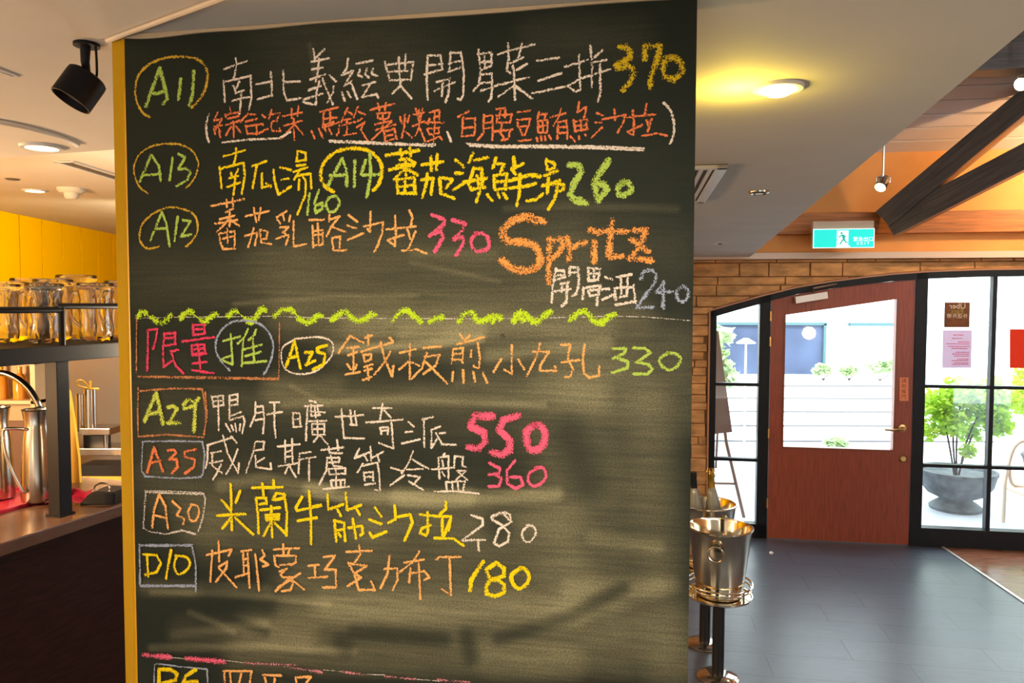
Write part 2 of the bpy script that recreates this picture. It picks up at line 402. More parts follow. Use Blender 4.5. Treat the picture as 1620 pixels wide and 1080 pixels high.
# ledge stones, one continuous cladding
bm = bmesh.new(); z = 0.0; U0, U1 = -6.1, 4.6
while z < LED0-.01:
    h = rnd.choice((.045, .06, .08, .10, .055)); z1 = min(z+h, LED0)
    u = U0 - rnd.random()*.2
    while u < U1:
        L_ = rnd.uniform(.16, .55); u1 = u+L_
        g = .0012; th = rnd.uniform(.006, .026)
        n = 10; us = [u+g+(L_-2*g)*i/n for i in range(n+1)]
        lo = [(max(z+g, zarch(x)+.012) if ua-.012 < x < uend+.012 else z+g) for x in us]
        run = []
        for x, zz in list(zip(us, lo))+[(None, 9)]:
            if x is not None and zz < z1-g-.004: run.append((x, zz))
            else:
                if len(run) >= 2:
                    poly = run + [(run[-1][0], z1-g), (run[0][0], z1-g)]
                    A = [bm.verts.new((a, .02, b)) for a, b in poly]; cx = (run[0][0]+run[-1][0])/2; 
                    B = [bm.verts.new((a+(-.004 if a > cx else .004), .02-th-rnd.uniform(0, .006), b+(.003 if b < z1-g-1e-4 else -.003))) for a, b in poly]
                    k = len(poly); bm.faces.new(B)
                    for i in range(k): bm.faces.new((A[i], B[i], B[(i+1) % k], A[(i+1) % k]))
                run = []
        u = u1
    z = z1
struct(wlink('wall_front_stone', bm, M['stone']))
struct(wlink('trim_1', prism([(-6.2, LED0), (5.2, LED0), (5.2, LED1), (-6.2, LED1)], -.05, .02), M['ledge']))
# thin orange-lit edge strip that follows the arch
bm = bmesh.new()
for (u0, z0), (u1, z1) in zip(ARCHF, ARCHF[1:]): prism([(u0, z0), (u1, z1), (u1, z1+.012), (u0, z0+.012)], -.012, .02, bm)
prism([(ua-.012, 0), (ua, 0), (ua, ARCH[0][1]+.012), (ua-.012, ARCH[0][1]+.012)], -.012, .02, bm)
struct(wlink('trim_2', bm, mat('arch_edge_strip', (.42, .20, .10), .4)))

# plaster above, roof planks, wall beam
ZB0, ZB1 = W(1500, 369)[1], W(1500, 335)[1]
ZP = W(1500, 236)[1]
struct(wlink('wall_front_plaster', prism([(-6.2, LED1), (5.2, LED1), (5.2, ZP), (-6.2, ZP)], .0, TH), M['plaster']))
SLOPE = math.tan(R(30))
bm = bmesh.new(); k = 0; v = 0.0
while v > -7.5:
    pw = .105; a, b = v, v-pw+.017
    for v0, v1 in ((a, b),):
        zz0, zz1 = ZP - .01 + (-v0)*SLOPE, ZP - .01 + (-v1)*SLOPE
        if v0 < -2.0: break
        P = [(-6.2, v0, zz0), (5.2, v0, zz0), (5.2, v1, zz1), (-6.2, v1, zz1)]
        A = [bm.verts.new(p) for p in P]; B = [bm.verts.new((p[0], p[1], p[2]+.012)) for p in P]
        bm.faces.new(A[::-1]); bm.faces.new(B)
        for i in range(4): bm.faces.new((A[i], A[(i+1) % 4], B[(i+1) % 4], B[i]))
    v -= pw
struct(wlink('ceiling_planks', bm, M['plank']))
P = [(-6.2, .16, ZP+.003-.16*SLOPE), (5.2, .16, ZP+.003-.16*SLOPE), (5.2, -2.2, ZP+.003+2.2*SLOPE), (-6.2, -2.2, ZP+.003+2.2*SLOPE)]
bm = bmesh.new(); A = [bm.verts.new(p) for p in P]; B = [bm.verts.new((p[0], p[1], p[2]+.05)) for p in P]
bm.faces.new(A[::-1]); bm.faces.new(B)
for i in range(4): bm.faces.new((A[i], A[(i+1) % 4], B[(i+1) % 4], B[i]))
struct(wlink('ceiling_deck', bm, mat('dark_plank_gap', (.035, .02, .014), .9)))
# flat roof further back over the raised part, and the upstand of the soffit
zr = ZP + .04 + 2.2*SLOPE
struct(wlink('ceiling_roof', bx((.3, -5.4, zr+.03), (9.8, 6.5, .06)), M['plank']))
bm = bmesh.new()
for p, q in ((A0, A1),):
    dirn = (q-p).normalized(); nn = Vector((-dirn.y, dirn.x, 0))*.08
    zprism([(p.x, p.y), (q.x, q.y), (q.x+nn.x, q.y+nn.y), (p.x+nn.x, p.y+nn.y)], CEIL+.16, zr, bm)
struct(link('wall_soffit', bm, M['ceiling']))

def beam_thing(name, label, p0, p1, hgt, thick, m, out=None, cat='beam'):
    """rectangular timber from p0 to p1; hgt is measured square to its run in the vertical plane"""
    p0, p1 = Vector(p0), Vector(p1); d = (p1-p0); L_ = d.length; d.normalize()
    side = d.cross(Vector((0, 0, 1))).normalized(); up = side.cross(d).normalized()
    M4 = Matrix((( d.x, side.x, up.x, p0.x), (d.y, side.y, up.y, p0.y), (d.z, side.z, up.z, p0.z), (0, 0, 0, 1)))
    o = link(name, bx((L_/2, 0, 0), (L_, thick, hgt), .004), m); o.matrix_world = M4
    return tag(o, label, cat)
bw = wlink('wall_beam', bx((.3, -.035, (ZB0+ZB1)/2), (9.6, .07, ZB1-ZB0), .004), M['beam_light'])
tag(bw, 'knotty orange-brown timber fixed level along the apricot plaster above the stone wall', 'beam')
pj = on_plane(1400, 352, WALL.pt(0, -.16, 0), WALL.n)
q1 = on_y(1620, 168, 4.75); q2 = on_y(1620, 243, 4.75)
d1 = (q1-pj); d2 = (q2-pj)
beam_thing('rafter_beam', 'upper of two dark brown diagonal roof timbers rising to the right, with a gloss spot of light', pj + Vector((0, 0, .02)), pj+d1*2.2, .135, .16, M['beam'])
beam_thing('strut_beam', 'lower, flatter of the two dark brown diagonal roof timbers, with a pale lower edge', pj + d2*.04+Vector((0, 0, -.045)), pj+d2*2.2, .15, .10, M['beam'])
rb0 = on_y(1540, 70, 4.35)
rb = link('ridge_beam', bx((0, 0, 0), (7.0, .16, .30), .004), M['beam']); rb.location = (rb0.x+1.0, rb0.y, rb0.z+.03); rb.rotation_euler = (0, 0, -WALL.a)
tag(rb, 'dark brown timber crossing high at the top right corner under the planked roof', 'beam')

# closing the room behind and beside the viewer
struct(link('wall_back', bx((-.6, -3.65, 1.8), (11.2, .1, 3.7)), M['ceiling']))
struct(wlink('wall_right', bx((5.15, -4.3, 1.8), (.1, 9.0, 3.7)), M['plaster']))
struct(link('wall_left', bx((-5.25, 1.6, 1.2), (.1, 10.6, 2.5)), M['yellow_wall']))

# ------------------------------------------------------------------ arched window wall: sidelight, door, grid window
FD0, FD1 = -.01, .07        # frame depth
def seg_arch(u0, u1):
    us = [u0] + [u for u, _ in ARCHF if u0 < u < u1] + [u1]
    return [(u, zarch(u)) for u in us]
def arch_band(u0, u1, off0, off1, v0, v1, bm):
    pts = seg_arch(u0, u1)
    for (a, za), (b, zb) in zip(pts, pts[1:]): prism([(a, za-off1), (b, zb-off1), (b, zb-off0), (a, za-off0)], v0, v1, bm)
    return bm
uS0 = ua; uP0, uP1 = W(1199, 650)[0], W(1216, 650)[0]      # post between sidelight and door
uD1 = W(1444, 650)[0]; uQ1 = W(1462, 650)[0]                # post right of the door
BT = .042
def strip(bm, u0, u1, z0, z1, v0=FD0, v1=FD1): return prism([(u0, z0), (u1, z0), (u1, z1), (u0, z1)], v0, v1, bm)
w1 = wthing('window_1', 'narrow black-framed sidelight with sloping head between the stone wall and the red door', 'window', kind='structure')
bm = bmesh.new(); zb = W(1165, 827)[1]
arch_band(uS0, uP1, .0, .05, FD0, FD1, bm); strip(bm, uS0, uS0+.045, 0, zarch(uS0)-.0); 
prism([(uP0, 0), (uP1, 0), (uP1, zarch(uP1)), (uP0, zarch(uP0))], FD0, FD1, bm); strip(bm, uS0, uP1, 0, zb)
link('window_frame', bm, M['black_frame'], w1)
for y in (608, 727):
    zz = W(1165, y)[1]; link('glazing_bar', strip(bmesh.new(), uS0+.045, uP0, zz-.011, zz+.011, .0, .05), M['black_frame'], w1)
bm = bmesh.new(); pts = seg_arch(uS0+.03, uP0+.01)
prism([(uS0+.03, zb-.01), (uP0+.01, zb-.01)] + [(u, zz-.03) for u, zz in pts[::-1]], .028, .034, bm); link('pane', bm, M['pane'], w1)

d1_ = wthing('door_1', 'red-brown wooden entrance door with a large glass panel under the arch', 'door', kind='structure')
# leaf outline follows the arch
DL, DR = W(1216, 660)[0]+.004, uD1-.004
z_at = lambda u: zarch(u)-.045
bm = bmesh.new(); db = .004
gl0, gl1 = W(1241, 600)[0], W(1415, 600)[0]; gz0 = W(1330, 709)[1]
gzl, gzr = W(1243, 498)[1], W(1418, 473)[1]
def edge_top(u0, u1, n=8): return [(u0+(u1-u0)*i/n, z_at(u0+(u1-u0)*i/n)) for i in range(n+1)]
prism([(DL, db), (gl0, db)] + edge_top(DL, gl0, 3)[::-1], .0, .05, bm)
prism([(gl1, db), (DR, db)] + edge_top(gl1, DR, 3)[::-1], .0, .05, bm)
prism([(gl0, db), (gl1, db), (gl1, gz0), (gl0, gz0)], .0, .05, bm)
prism([(gl0, gzl), (gl1, gzr)] + edge_top(gl0, gl1, 6)[::-1], .0, .05, bm)
link('door_leaf', bm, M['door_wood'], d1_)
link('glass_panel', prism([(gl0-.005, gz0-.005), (gl1+.005, gz0-.005), (gl1+.005, gzr+.005), (gl0-.005, gzl+.005)], .022, .028), M['pane'], d1_)
bm = bmesh.new(); q = .012
for a, b, c_, e in ((gl0, gz0-q, gl1, gz0), (gl0-q, gz0-q, gl0, gzl), (gl1, gz0-q, gl1+q, gzr)): strip(bm, a, c_, b, e, -.006, .0)
link('glass_beading', bm, mat('door_moulding', (.20, .05, .022), .35), d1_)
hx, hz = W(1427, 677)
hd = link('lever_handle', lathe([(0, 0), (.027, 0), (.027, .01), (.012, .014), (.010, .045), (0, .045)], 20, axis=(0, -1, 0), loc=(hx, 0, hz)), M['brass'], d1_, True)
link('lever', tube(curve_pts([(hx, -.042, hz), (hx-.03, -.045, hz-.002), (hx-.08, -.043, hz-.010), (hx-.125, -.035, hz-.008)], 4), .008, 8, rs=None), M['brass'], hd, True)
bx_, bz_ = W(1428, 725)
link('deadbolt', lathe([(0, 0), (.026, 0), (.026, .008), (.018, .018), (0, .018)], 20, axis=(0, -1, 0), loc=(bx_, 0, bz_)), M['brass'], d1_, True)
bm = bmesh.new()
for y in (500, 540, 685, 795): zz = W(1213, y)[1]; cyl((DL-.004, -.012, zz-.035), (DL-.004, -.012, zz+.035), .008, 10, bm)
link('hinges', bm, M['brass'], d1_, True)
pl = [W(1423, 597), W(1437, 597), W(1437, 634), W(1423, 634)]
ps = link('door_plate', prism(pl[::-1], -.004, .0), M['orange_sign'], d1_); ps['label'] = 'small upright orange plate with dark characters'
cu_, cz_ = (pl[0][0]+pl[1][0])/2, (pl[0][1]+pl[2][1])/2
for i, ch in enumerate('請勿推門'):
    bm = text_bm(ch, .033); bmesh.ops.rotate(bm, verts=bm.verts[:], cent=(0, 0, 0), matrix=Matrix.Rotation(R(90), 3, 'X')); bmesh.ops.translate(bm, verts=bm.verts[:], vec=(cu_, -.0045, cz_+.058-.038*i))
    link('plate_character', bm, M['ink'], ps)
dc = [W(1256, 469.5), W(1306, 461.5), W(1307, 472), W(1257, 480)]
cl = link('door_closer', prism(dc[::-1], -.055, .0), mat('closer_silver', (.66, .60, .56), .35, .5), d1_); cl['label'] = 'silver overhead door closer'
p0 = W(1283, 463); p1 = W(1322, 449)
link('closer_arm', tube([(p0[0], -.05, p0[1]), (p0[0], -.065, p0[1]+.03), (p1[0], -.03, p1[1])], .008, 8), M['steel_brushed'], cl)

w2 = wthing('window_2', 'black-framed gridded glazing to the right of the red door', 'window', kind='structure')
bm = bmesh.new()
arch_band(uP1, uend, .0, .045, FD0, FD1, bm)
prism([(uD1, 0), (uQ1, 0), (uQ1, zarch(uQ1)), (uD1, zarch(uD1))], FD0, FD1, bm)
zrail = W(1540, 838)[1]; strip(bm, uQ1, uend, 0, zrail)
prism([(uend-.045, 0), (uend, 0), (uend, zarch(uend)), (uend-.045, zarch(uend-.045))], FD0, FD1, bm)
link('window_frame', bm, M['black_frame'], w2)
um = W(1570, 600)[0]; uw = um-uQ1; mull = []
u = um
while u < uend-.06:
    link('glazing_bar', prism([(u-.014, zrail), (u+.014, zrail), (u+.014, zarch(u)-.02), (u-.014, zarch(u)-.02)], .0, .05), M['black_frame'], w2); mull.append(u); u += uw
for y in (612, 738):
    zz = W(1520, y)[1]; link('glazing_bar', strip(bmesh.new(), uQ1, uend-.045, zz-.011, zz+.011, .0, .05), M['black_frame'], w2)
edges = [uQ1-.01]+mull+[uend-.03]
for a, b in zip(edges, edges[1:]):
    pts = seg_arch(a, b); link('pane', prism([(a, zrail-.01), (b, zrail-.01)]+[(q, zz-.03) for q, zz in pts[::-1]], .028, .034), M['pane'], w2)

# papers taped to the glass
def paper(name, label, px0, py0, px1, py1, m, cat, v=.024, skew=0):
    a, b, c, d = W(px0, py1, v), W(px1, py1, v), W(px1+skew, py0, v), W(px0+skew, py0, v)
    o = wlink(name, prism([a, b, c, d], v-.0012, v), m); return tag(o, label, cat), (a, b, c, d)
def on_paper(parent, bm, m, u, z, v, mirror=True, name='lettering'):
    mm = Matrix.Translation((u, v, z)) @ Matrix.Rotation(R(90), 4, 'X')
    if mirror: mm = mm @ Matrix.Diagonal((-1, 1, 1, 1))
    bm.transform(mm); return link(name, bm, m, parent)
po, c = paper('delivery_poster', 'small brown square poster with reversed lettering, above the lilac sheet on the glass', 1493.5, 478, 1533.5, 517.5, M['poster_brown'], 'poster', skew=1)
uc = (c[0][0]+c[1][0])/2; zt = c[2][1]; hh = zt-c[0][1]
on_paper(po, text_bm('Uber', .052), M['cream_ink'], uc, zt-hh*.16, .0215); on_paper(po, text_bm('Eats', .050), M['olive_ink'], uc, zt-hh*.37, .0215)
on_paper(po, text_bm('外送外帶', .034), M['cream_ink'], uc, zt-hh*.56, .0215)
po2, c = paper('notice_sheet', 'lilac paper notice with pink printed lines, taped below the brown poster', 1490.5, 522, 1536.5, 582, M['poster_lilac'], 'notice', skew=1)
u1_, zt = c[1][0], c[2][1]; hh = zt-c[0][1]; ww = c[1][0]-c[0][0]
bm = bmesh.new()
for fy, x0, x1 in ((.13, .35, .72), (.22, .32, .68), (.31, .52, .92), (.36, .12, .92), (.43, .18, .92), (.48, .3, .86), (.58, .45, .9), (.63, .33, .9), (.68, .4, .9), (.76, .5, .9), (.80, .32, .9), (.86, .4, .9), (.9, .34, .9)):
    x = x0
    while x < x1-.01:
        q = min(x1, x+rnd.uniform(.03, .09)); a = c[0][0]+ww*x; b = c[0][0]+ww*q
        strip(bm, a, b, zt-hh*fy-.0035, zt-hh*fy+.0035, .0215, .0228); x = q+.018
link('printed_lines', bm, M['pink_ink'], po2)
po3, c = paper('red_sheet', 'plain bright red paper sheet on the glass at the right edge', 1597.5, 520.5, 1643, 582, M['poster_red'], 'sheet')

# brown strip of wood floor by the window with its metal edge
f0 = on_z(1497, 868, 0); f1 = on_z(1620, 951, 0); fd = (f1-f0).normalized(); f2 = f1+fd*2.5; f0 = hit_wall(f0, -fd) - WALL.n*.004
pr = WALL.pt(5.0, -.004, 0); pr2 = WALL.pt(5.0, -4.5, 0)
struct(link('floor_wood', zprism([(f0.x, f0.y), (f2.x, f2.y), (pr2.x, pr2.y), (pr.x, pr.y)], .0, .003), M['wood_floor']))
nn = Vector((-fd.y, fd.x, 0))*-.018
struct(link('trim_3', zprism([(f0.x, f0.y), (f2.x, f2.y), (f2.x+nn.x, f2.y+nn.y), (f0.x+nn.x, f0.y+nn.y)], .0, .006), M['trim_white']))
cr = on_z(1220, 876, 0)
tag(link('paper_scrap', lathe([(0, 0), (.012, .001), (.016, .008), (.010, .016), (0, .018)], 9, loc=cr, rfun=lambda a, z: 1+.25*math.sin(3*a+z*300)), M['paper'], None, True), 'tiny crumpled white paper scrap on the dark floor before the red door', 'scrap')

# ================================================================== exit sign
ES = on_y(1334, 371, WD-.25); sg = thing('exit_sign', 'lit teal exit sign with running figure hanging before the wall timber', 'sign', ES, -WALL.a)
pxm = (WD-.25)/FPX
def e_(px, py): return ((px-1334)*pxm, (371-py)*pxm)
sw, sh = 45.5*pxm, 15*pxm
link('housing', bx((0, .03, .004), (sw*2, .055, 41*pxm), .004), M['sign_box'], sg)
cz = -6*pxm
fc = link('lit_face', bx((0, -.004, cz), (sw*2, .012, sh*2), .003), M['exit_green'], sg)
bm = bmesh.new()
for c_, s_ in (((0, -.0105, cz+sh-.002), (sw*2, .002, .004)), ((0, -.0105, cz-sh+.002), (sw*2, .002, .004)), ((sw-.002, -.0105, cz), (.004, .002, sh*2)), ((-sw+.002, -.0105, cz), (.004, .002, sh*2))): box(bm, c_, s_)
link('white_border', bm, M['exit_white'], fc)
dw = bx((-1.5*pxm, -.011, cz-.004), (17*pxm, .003, 26*pxm)); box(dw, (-.5*pxm, -.011, cz-sh+.008), (20*pxm, .003, .014))
link('white_doorway', dw, M['exit_white'], fc)
bm = bmesh.new(); yv = -.014; k = pxm*.95; ox, oz = -1*pxm, cz
def limb(a, b, r): cyl((ox+a[0]*k, yv, oz+a[1]*k), (ox+b[0]*k, yv, oz+b[1]*k), r*k, 6, bm)
lathe([(0, -1.9*k), (1.3*k, -1.3*k), (1.9*k, 0), (1.3*k, 1.3*k), (0, 1.9*k)], 8, bm, (0, 1, 0), (ox-2.5*k, yv, oz+8.5*k))
limb((-.5, 6), (1.5, -1), 1.9); limb((-.5, 6), (-5, 3), 1.0); limb((-5, 3), (-7, 1.5), .9); limb((1, 5.5), (4, 1.5), 1.0); limb((1.5, -1), (-2, -5), 1.2); limb((-2, -5), (-4.5, -10), 1.1); limb((1.5, -1), (4, -6), 1.2); limb((4, -6), (8, -7.5), 1.0)
bm.transform(Matrix.Translation((0, yv, 0)) @ Matrix.Diagonal((1, .25, 1, 1)) @ Matrix.Translation((0, -yv, 0)))
link('running_figure', bm, mat('sign_figure_green', (.0, .25, .2), .5, emit=(.0, .35, .28), es=.6), fc)
for s_, zz, size, sp in (('緊急出口', cz-.002*1-1.5*pxm, 7.5*pxm, 1), ('E X I T', cz-8.5*pxm, 6.5*pxm, 1)):
    bm = text_bm(s_, size); bm.transform(Matrix.Translation((29*pxm, -.0115, zz)) @ Matrix.Rotation(R(90), 4, 'X')); link('lettering', bm, M['exit_white'], fc)

# ================================================================== ceiling fittings, right
def downlight(px, py, r, label, m, z=CEIL, power=0, col=WARM, group=None, bulb=.0):
    p = on_z(px, py, z); t = thing('downlight', label, 'ceiling light', p, 0, group)
    link('trim_ring', lathe([(r*.72, -.001), (r*.74, -.006), (r*.95, -.006), (r, -.0005), (r, 0), (r*.72, 0)], 32), M['vent_white'], t, True)
    link('lamp', lathe([(0, -.004-bulb), (r*.4, -.0035-bulb*.85), (r*.66, -.003-bulb*.35), (r*.71, -.001), (0, -.001)], 28), m, t, True)
    if power:
        l = lamp('downlight_glow', 'SPOT', p+Vector((0, 0, -.03-bulb)), power, col, target=p+Vector((0, 0, -2)), spot_size=R(125), spot_blend=.6, shadow_soft_size=r*.6); l.parent = t; l.matrix_parent_inverse = Matrix.Translation(-p)
    return t
dl = downlight(1231, 137, .041, 'blazing yellow round downlight in the grey ceiling right of the chalkboard', M['lamp_yellow'], power=14, col=(1, .78, .30), bulb=.012)
p = on_z(1224, 139, CEIL)
lamp('downlight_spill', 'POINT', p+Vector((-.055, 0, -.05)), .9, (1, .74, .08), shadow_soft_size=.02)
# slatted vent
v0, v1, v2, v3 = on_z(1060, 259, CEIL), on_z(1152, 259, CEIL), on_z(1122, 316, CEIL), on_z(1040, 318, CEIL)
vt = thing('air_vent', 'white slatted ceiling vent half hidden behind the chalkboard', 'vent', v1, -WALL.a)
vw, vl = .30, (v1-v2).length*1.0
link('vent_back', bx((-vw/2, vl/2, -.001), (vw, vl, .002)), M['grey'], vt)
bm = bmesh.new()
for c_, s_ in (((-vw/2, .010, -.006), (vw, .02, .01)), ((-vw/2, vl-.010, -.006), (vw, .02, .01)), ((-.014, vl/2, -.006), (.028, vl, .01)), ((-vw+.014, vl/2, -.006), (.028, vl, .01))): box(bm, c_, s_, .002)
link('vent_frame', bm, M['vent_white'], vt)
for i in range(11): link('slat', bx((-.040-.0225*i, vl/2, -.005), (.010, vl-.04, .008), 0, Matrix.Rotation(0, 3, 'Y')), M['vent_white'], vt)
p = on_z(1201, 303, CEIL); sp = thing('ceiling_sensor', 'small dark-lensed round ceiling fitting below the yellow downlight', 'sensor', p)
link('rim', lathe([(0, -.002), (.012, -.002), (.024, -.008), (.031, -.004), (.032, 0), (0, 0)], 28), M['steel_brushed'], sp, True)
link('lens', lathe([(0, -.010), (.010, -.009), (.014, -.003), (0, -.002)], 20), M['white'], sp, True)
p = on_z(1139, 384, CEIL); sp2 = thing('ceiling_sensor', 'tiny round ceiling fitting farthest away, above the stone wall', 'sensor', p)
link('rim', lathe([(0, -.002), (.016, -.004), (.034, -.006), (.036, 0), (0, 0)], 28), M['vent_white'], sp2, True)
link('lens', lathe([(0, -.010), (.010, -.009), (.014, -.003), (0, -.002)], 16), M['grey'], sp2, True)

# track spots under the roof
def roof_spot(px, py, depth, label, lit, ztop, tgt, power, col):
    p = on_y(px, py, depth); t = thing('roof_spotlight', label, 'spotlight', (p.x, p.y, ztop))
    link('mounting_box', bx((.06, 0, -.03), (.16, .07, .06), .005), M['sign_box'], t)
    link('rod', cyl((0, 0, -.05), (0, 0, p.z-ztop+.035), .007, 10), M['steel'], t)
    d = (Vector(tgt)-p).normalized(); c = Vector((0, 0, p.z-ztop))
    link('lamp_head', lathe([(0, 0), (.026, 0), (.034, .015), (.038, .10), (.034, .10), (.030, .09), (0, .09)], 24, axis=d, loc=c-d*.05), M['steel'], t, True)
    link('yoke', tube([c+Vector((-.045, 0, 0)), c+Vector((-.045, 0, .03)), c+Vector((0, 0, .045)), c+Vector((.045, 0, .03)), c+Vector((.045, 0, 0))], .006, 8), M['steel_brushed'], t)
    link('bulb', lathe([(0, 0), (.029, 0), (.026, .012), (0, .018)], 20, axis=d, loc=c+d*.042), lit, t, True)
    l = lamp('roof_spot_light', 'SPOT', p+d*.12, power, col, target=tgt, spot_size=R(100), spot_blend=.8, shadow_soft_size=.03)
    return t
roof = lambda px, py, depth: ZP - .012 + (-( (on_y(px, py, depth)-WALL.o).dot(WALL.n)))*SLOPE
roof_spot(1397, 289, 5.0, 'small chrome spotlight hanging on a rod from the apricot roof slope', M['lamp_on'], roof(1397, 289, 5.0), on_y(1397, 289, 5.0)+Vector((-.45, -.35, -.55)), 5, (1, .66, .32))
roof_spot(1622, 130, 4.3, 'glaring white spotlight at the right edge above the diagonal timbers', M['lamp_white'], roof(1622, 130, 4.3)-.02, (.6, 3.0, 1.9), 16, (1, .70, .40))
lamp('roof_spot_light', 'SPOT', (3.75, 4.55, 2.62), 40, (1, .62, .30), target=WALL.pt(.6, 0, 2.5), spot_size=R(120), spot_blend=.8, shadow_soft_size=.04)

# ================================================================== the chalkboard
BTOP = on_z(640, 23.5, CEIL)
BD = Frame(BTOP, 10.6)
bl = BD.uz(204, 400)[0]; br_ = BD.uz(1097.5, 400)[0]
BH = CEIL-.001
brd = thing('chalkboard', 'tall black chalkboard panel with yellow edge and hand-chalked menu', 'chalkboard', BD.o, -BD.a)
THK = .05
BU = lambda px, py: BD.uz(px, py)
# dense face with a chalk-dust map
smears = []   # px polyline, half width px, strength
def sm(s, hw, *pts): smears.append((s, hw, pts))
sm(.30, 60, (470, 430), (880, 430)); sm(.30, 30, (460, 500), (1000, 500)); sm(.28, 40, (560, 540), (1060, 560)); sm(.42, 22, (440, 620), (940, 625)); sm(.22, 40, (900, 600), (1080, 640))
sm(.75, 6, (525, 552), (640, 548), (760, 535)); sm(.55, 9, (775, 562), (880, 550), (960, 545)); sm(.5, 5, (450, 640), (640, 632), (860, 640)); sm(.45, 10, (640, 528), (760, 520))
sm(.34, 75, (930, 660), (950, 940)); sm(.26, 30, (1030, 640), (1060, 1060)); sm(.42, 40, (600, 830), (880, 840)); sm(.26, 40, (340, 830), (560, 850)); sm(.75, 9, (490, 772), (560, 783), (640, 788), (760, 788), (880, 782))
sm(.5, 8, (350, 768), (420, 757), (520, 775)); sm(.8, 11, (630, 786), (700, 792), (740, 786)); sm(.40, 36, (480, 930), (900, 930)); sm(.45, 22, (520, 962), (900, 965)); sm(.34, 30, (420, 985), (1060, 1000))
sm(.5, 4, (240, 937), (330, 938), (430, 945), (520, 955)); sm(.35, 10, (230, 930), (420, 937)); sm(.45, 6, (275, 1003), (330, 997), (420, 985)); sm(.5, 4, (300, 968), (340, 985), (370, 1000)); sm(.35, 20, (290, 1000), (480, 1000))
sm(.36, 22, (380, 1035), (900, 1050)); sm(.55, 5, (240, 1024), (420, 1022), (560, 1030)); sm(.3, 24, (780, 1040), (1080, 1050)); sm(.4, 12, (900, 930), (1060, 925)); sm(.35, 10, (940, 850), (1040, 865)); sm(.3, 12, (860, 980), (960, 960), (1040, 930))
sm(.12, 70, (480, 50), (620, 90)); sm(.10, 30, (850, 60), (1000, 60)); sm(.18, 5, (800, 330), (900, 325), (1070, 330)); sm(.10, 40, (900, 350), (1060, 400)); sm(.2, 7, (655, 400), (700, 402), (780, 403)); sm(.14, 40, (240, 440), (460, 440))
sm(.35, 2.5, (370, 480), (520, 470), (660, 468)); sm(.35, 3, (460, 610), (520, 640)); sm(.25, 3, (650, 415), (720, 430), (790, 445))
sm(.10, 60, (240, 640), (330, 800)); sm(.18, 3, (490, 70), (500, 130)); sm(.15, 30, (250, 760), (330, 830)); sm(.16, 25, (350, 640), (820, 690)); sm(.12, 60, (350, 700), (860, 740)); sm(.35, 4, (430, 776), (540, 790)); sm(.3, 16, (560, 512), (960, 520))
clean = [(40, (225, 985), (310, 990)), (6, (330, 965), (420, 1000)), (12, (540, 1015), (548, 1025)), (10, (738, 1005), (745, 1040)), (10, (560, 1000), (700, 1010)), (9, (790, 1010), (900, 975), (985, 930)), (24, (900, 690), (930, 760)), (18, (785, 830), (790, 835)), (36, (350, 690), (800, 720)), (16, (560, 600), (700, 590)), (14, (330, 940), (420, 960))]
NX, NZ = 250, 300
ZB = 0.0
bm = bmesh.new(); lay = bm.verts.layers.float.new('dust'); grid = []
def segd(px, py, pts):
    best = 1e9
    for (x0, y0), (x1, y1) in zip(pts, pts[1:]):
        dx, dy = x1-x0, y1-y0; q = max(0, min(1, ((px-x0)*dx+(py-y0)*dy)/(dx*dx+dy*dy+1e-9)))
        best = min(best, (px-x0-q*dx)**2+(py-y0-q*dy)**2)
    return math.sqrt(best)
smears = [(s, h, p, min(a for a, b in p)-3*h, max(a for a, b in p)+3*h, min(b for a, b in p)-2.2*h, max(b for a, b in p)+2.2*h) for s, h, p in smears]
z_vis = BU(640, 1090)[1]
c00, c10 = BU(197, 60), BU(1106, 10)
# board-plane (u,z) -> pixel, for the smear list (smears were measured on the photograph)
CMi = CM.inverted()
def to_px(u, z):
    q = CMi @ (BD.pt(u, 0, z)-ORG); return 810+FPX*q.x/-q.z, 540-FPX*q.y/-q.z
zs = [z_vis*.5, 0.][::-1] + [z_vis + (BH-z_vis)*i/NZ for i in range(NZ+1)]
for z in zs:
    row = []
    for i in range(NX+1):
        u = bl+(br_-bl)*i/NX; v = bm.verts.new((u, 0, z)); d = .03
        if z >= z_vis-1e-6:
            px, py = to_px(u, z)
            for s, h, p, xa, xb, ya, yb in smears:
                if xa < px < xb and ya < py < yb:
                    q = segd(px, py, p)/h
                    if q < 2: d += s*max(0, 1-q*q/4)**2
            for h, *p in clean:
                q = segd(px, py, p)/h
                if q < 2: d *= 1-.62*(1-q*q/4)**1.5
        v[lay] = d; row.append(v)
    grid.append(row)
for a, b in zip(grid, grid[1:]):
    for i in range(NX): bm.faces.new((a[i], a[i+1], b[i+1], b[i]))
fc = link('writing_surface', bm, M['board'], brd); fc['label'] = 'matt black painted face smeared with chalk dust'
# core behind the face, and the two-tone yellow edge
link('core', bx(((bl+br_)/2, .003+(THK-.006)/2, BH/2), (br_-bl-.004, THK-.006, BH)), M['black_satin'], brd)
bm = bmesh.new(); prism([(bl-.0235, 0), (bl-.0095, 0), (bl-.0095, BH), (bl-.0235, BH)], .006, THK, bm)
zprism([(bl-.0095, .006), (bl-.0004, .0), (bl-.0004, THK), (bl-.0095, THK)], 0, BH, bm)
ye = link('yellow_edge', bm, M['yellow'], brd); ye['label'] = 'mustard yellow painted side edge'
# painted-over wavy line along the ceiling joint
bm = bmesh.new(); n = 60
for i in range(n):
    a, b = bl-.01+(br_-bl+.01)*i/n, bl-.01+(br_-bl+.01)*(i+1)/n
    f = lambda u: .004+.0025*math.sin((u-bl)*38)*math.exp(-(u-bl)*6)+.0012*math.sin((u-bl)*17)
    prism([(a, BH-f(a)), (b, BH-f(b)), (b, BH), (a, BH)], -.003, .0, bm)
link('top_filler', bm, mat('beige_filler', (.50, .36, .22), .8), brd)

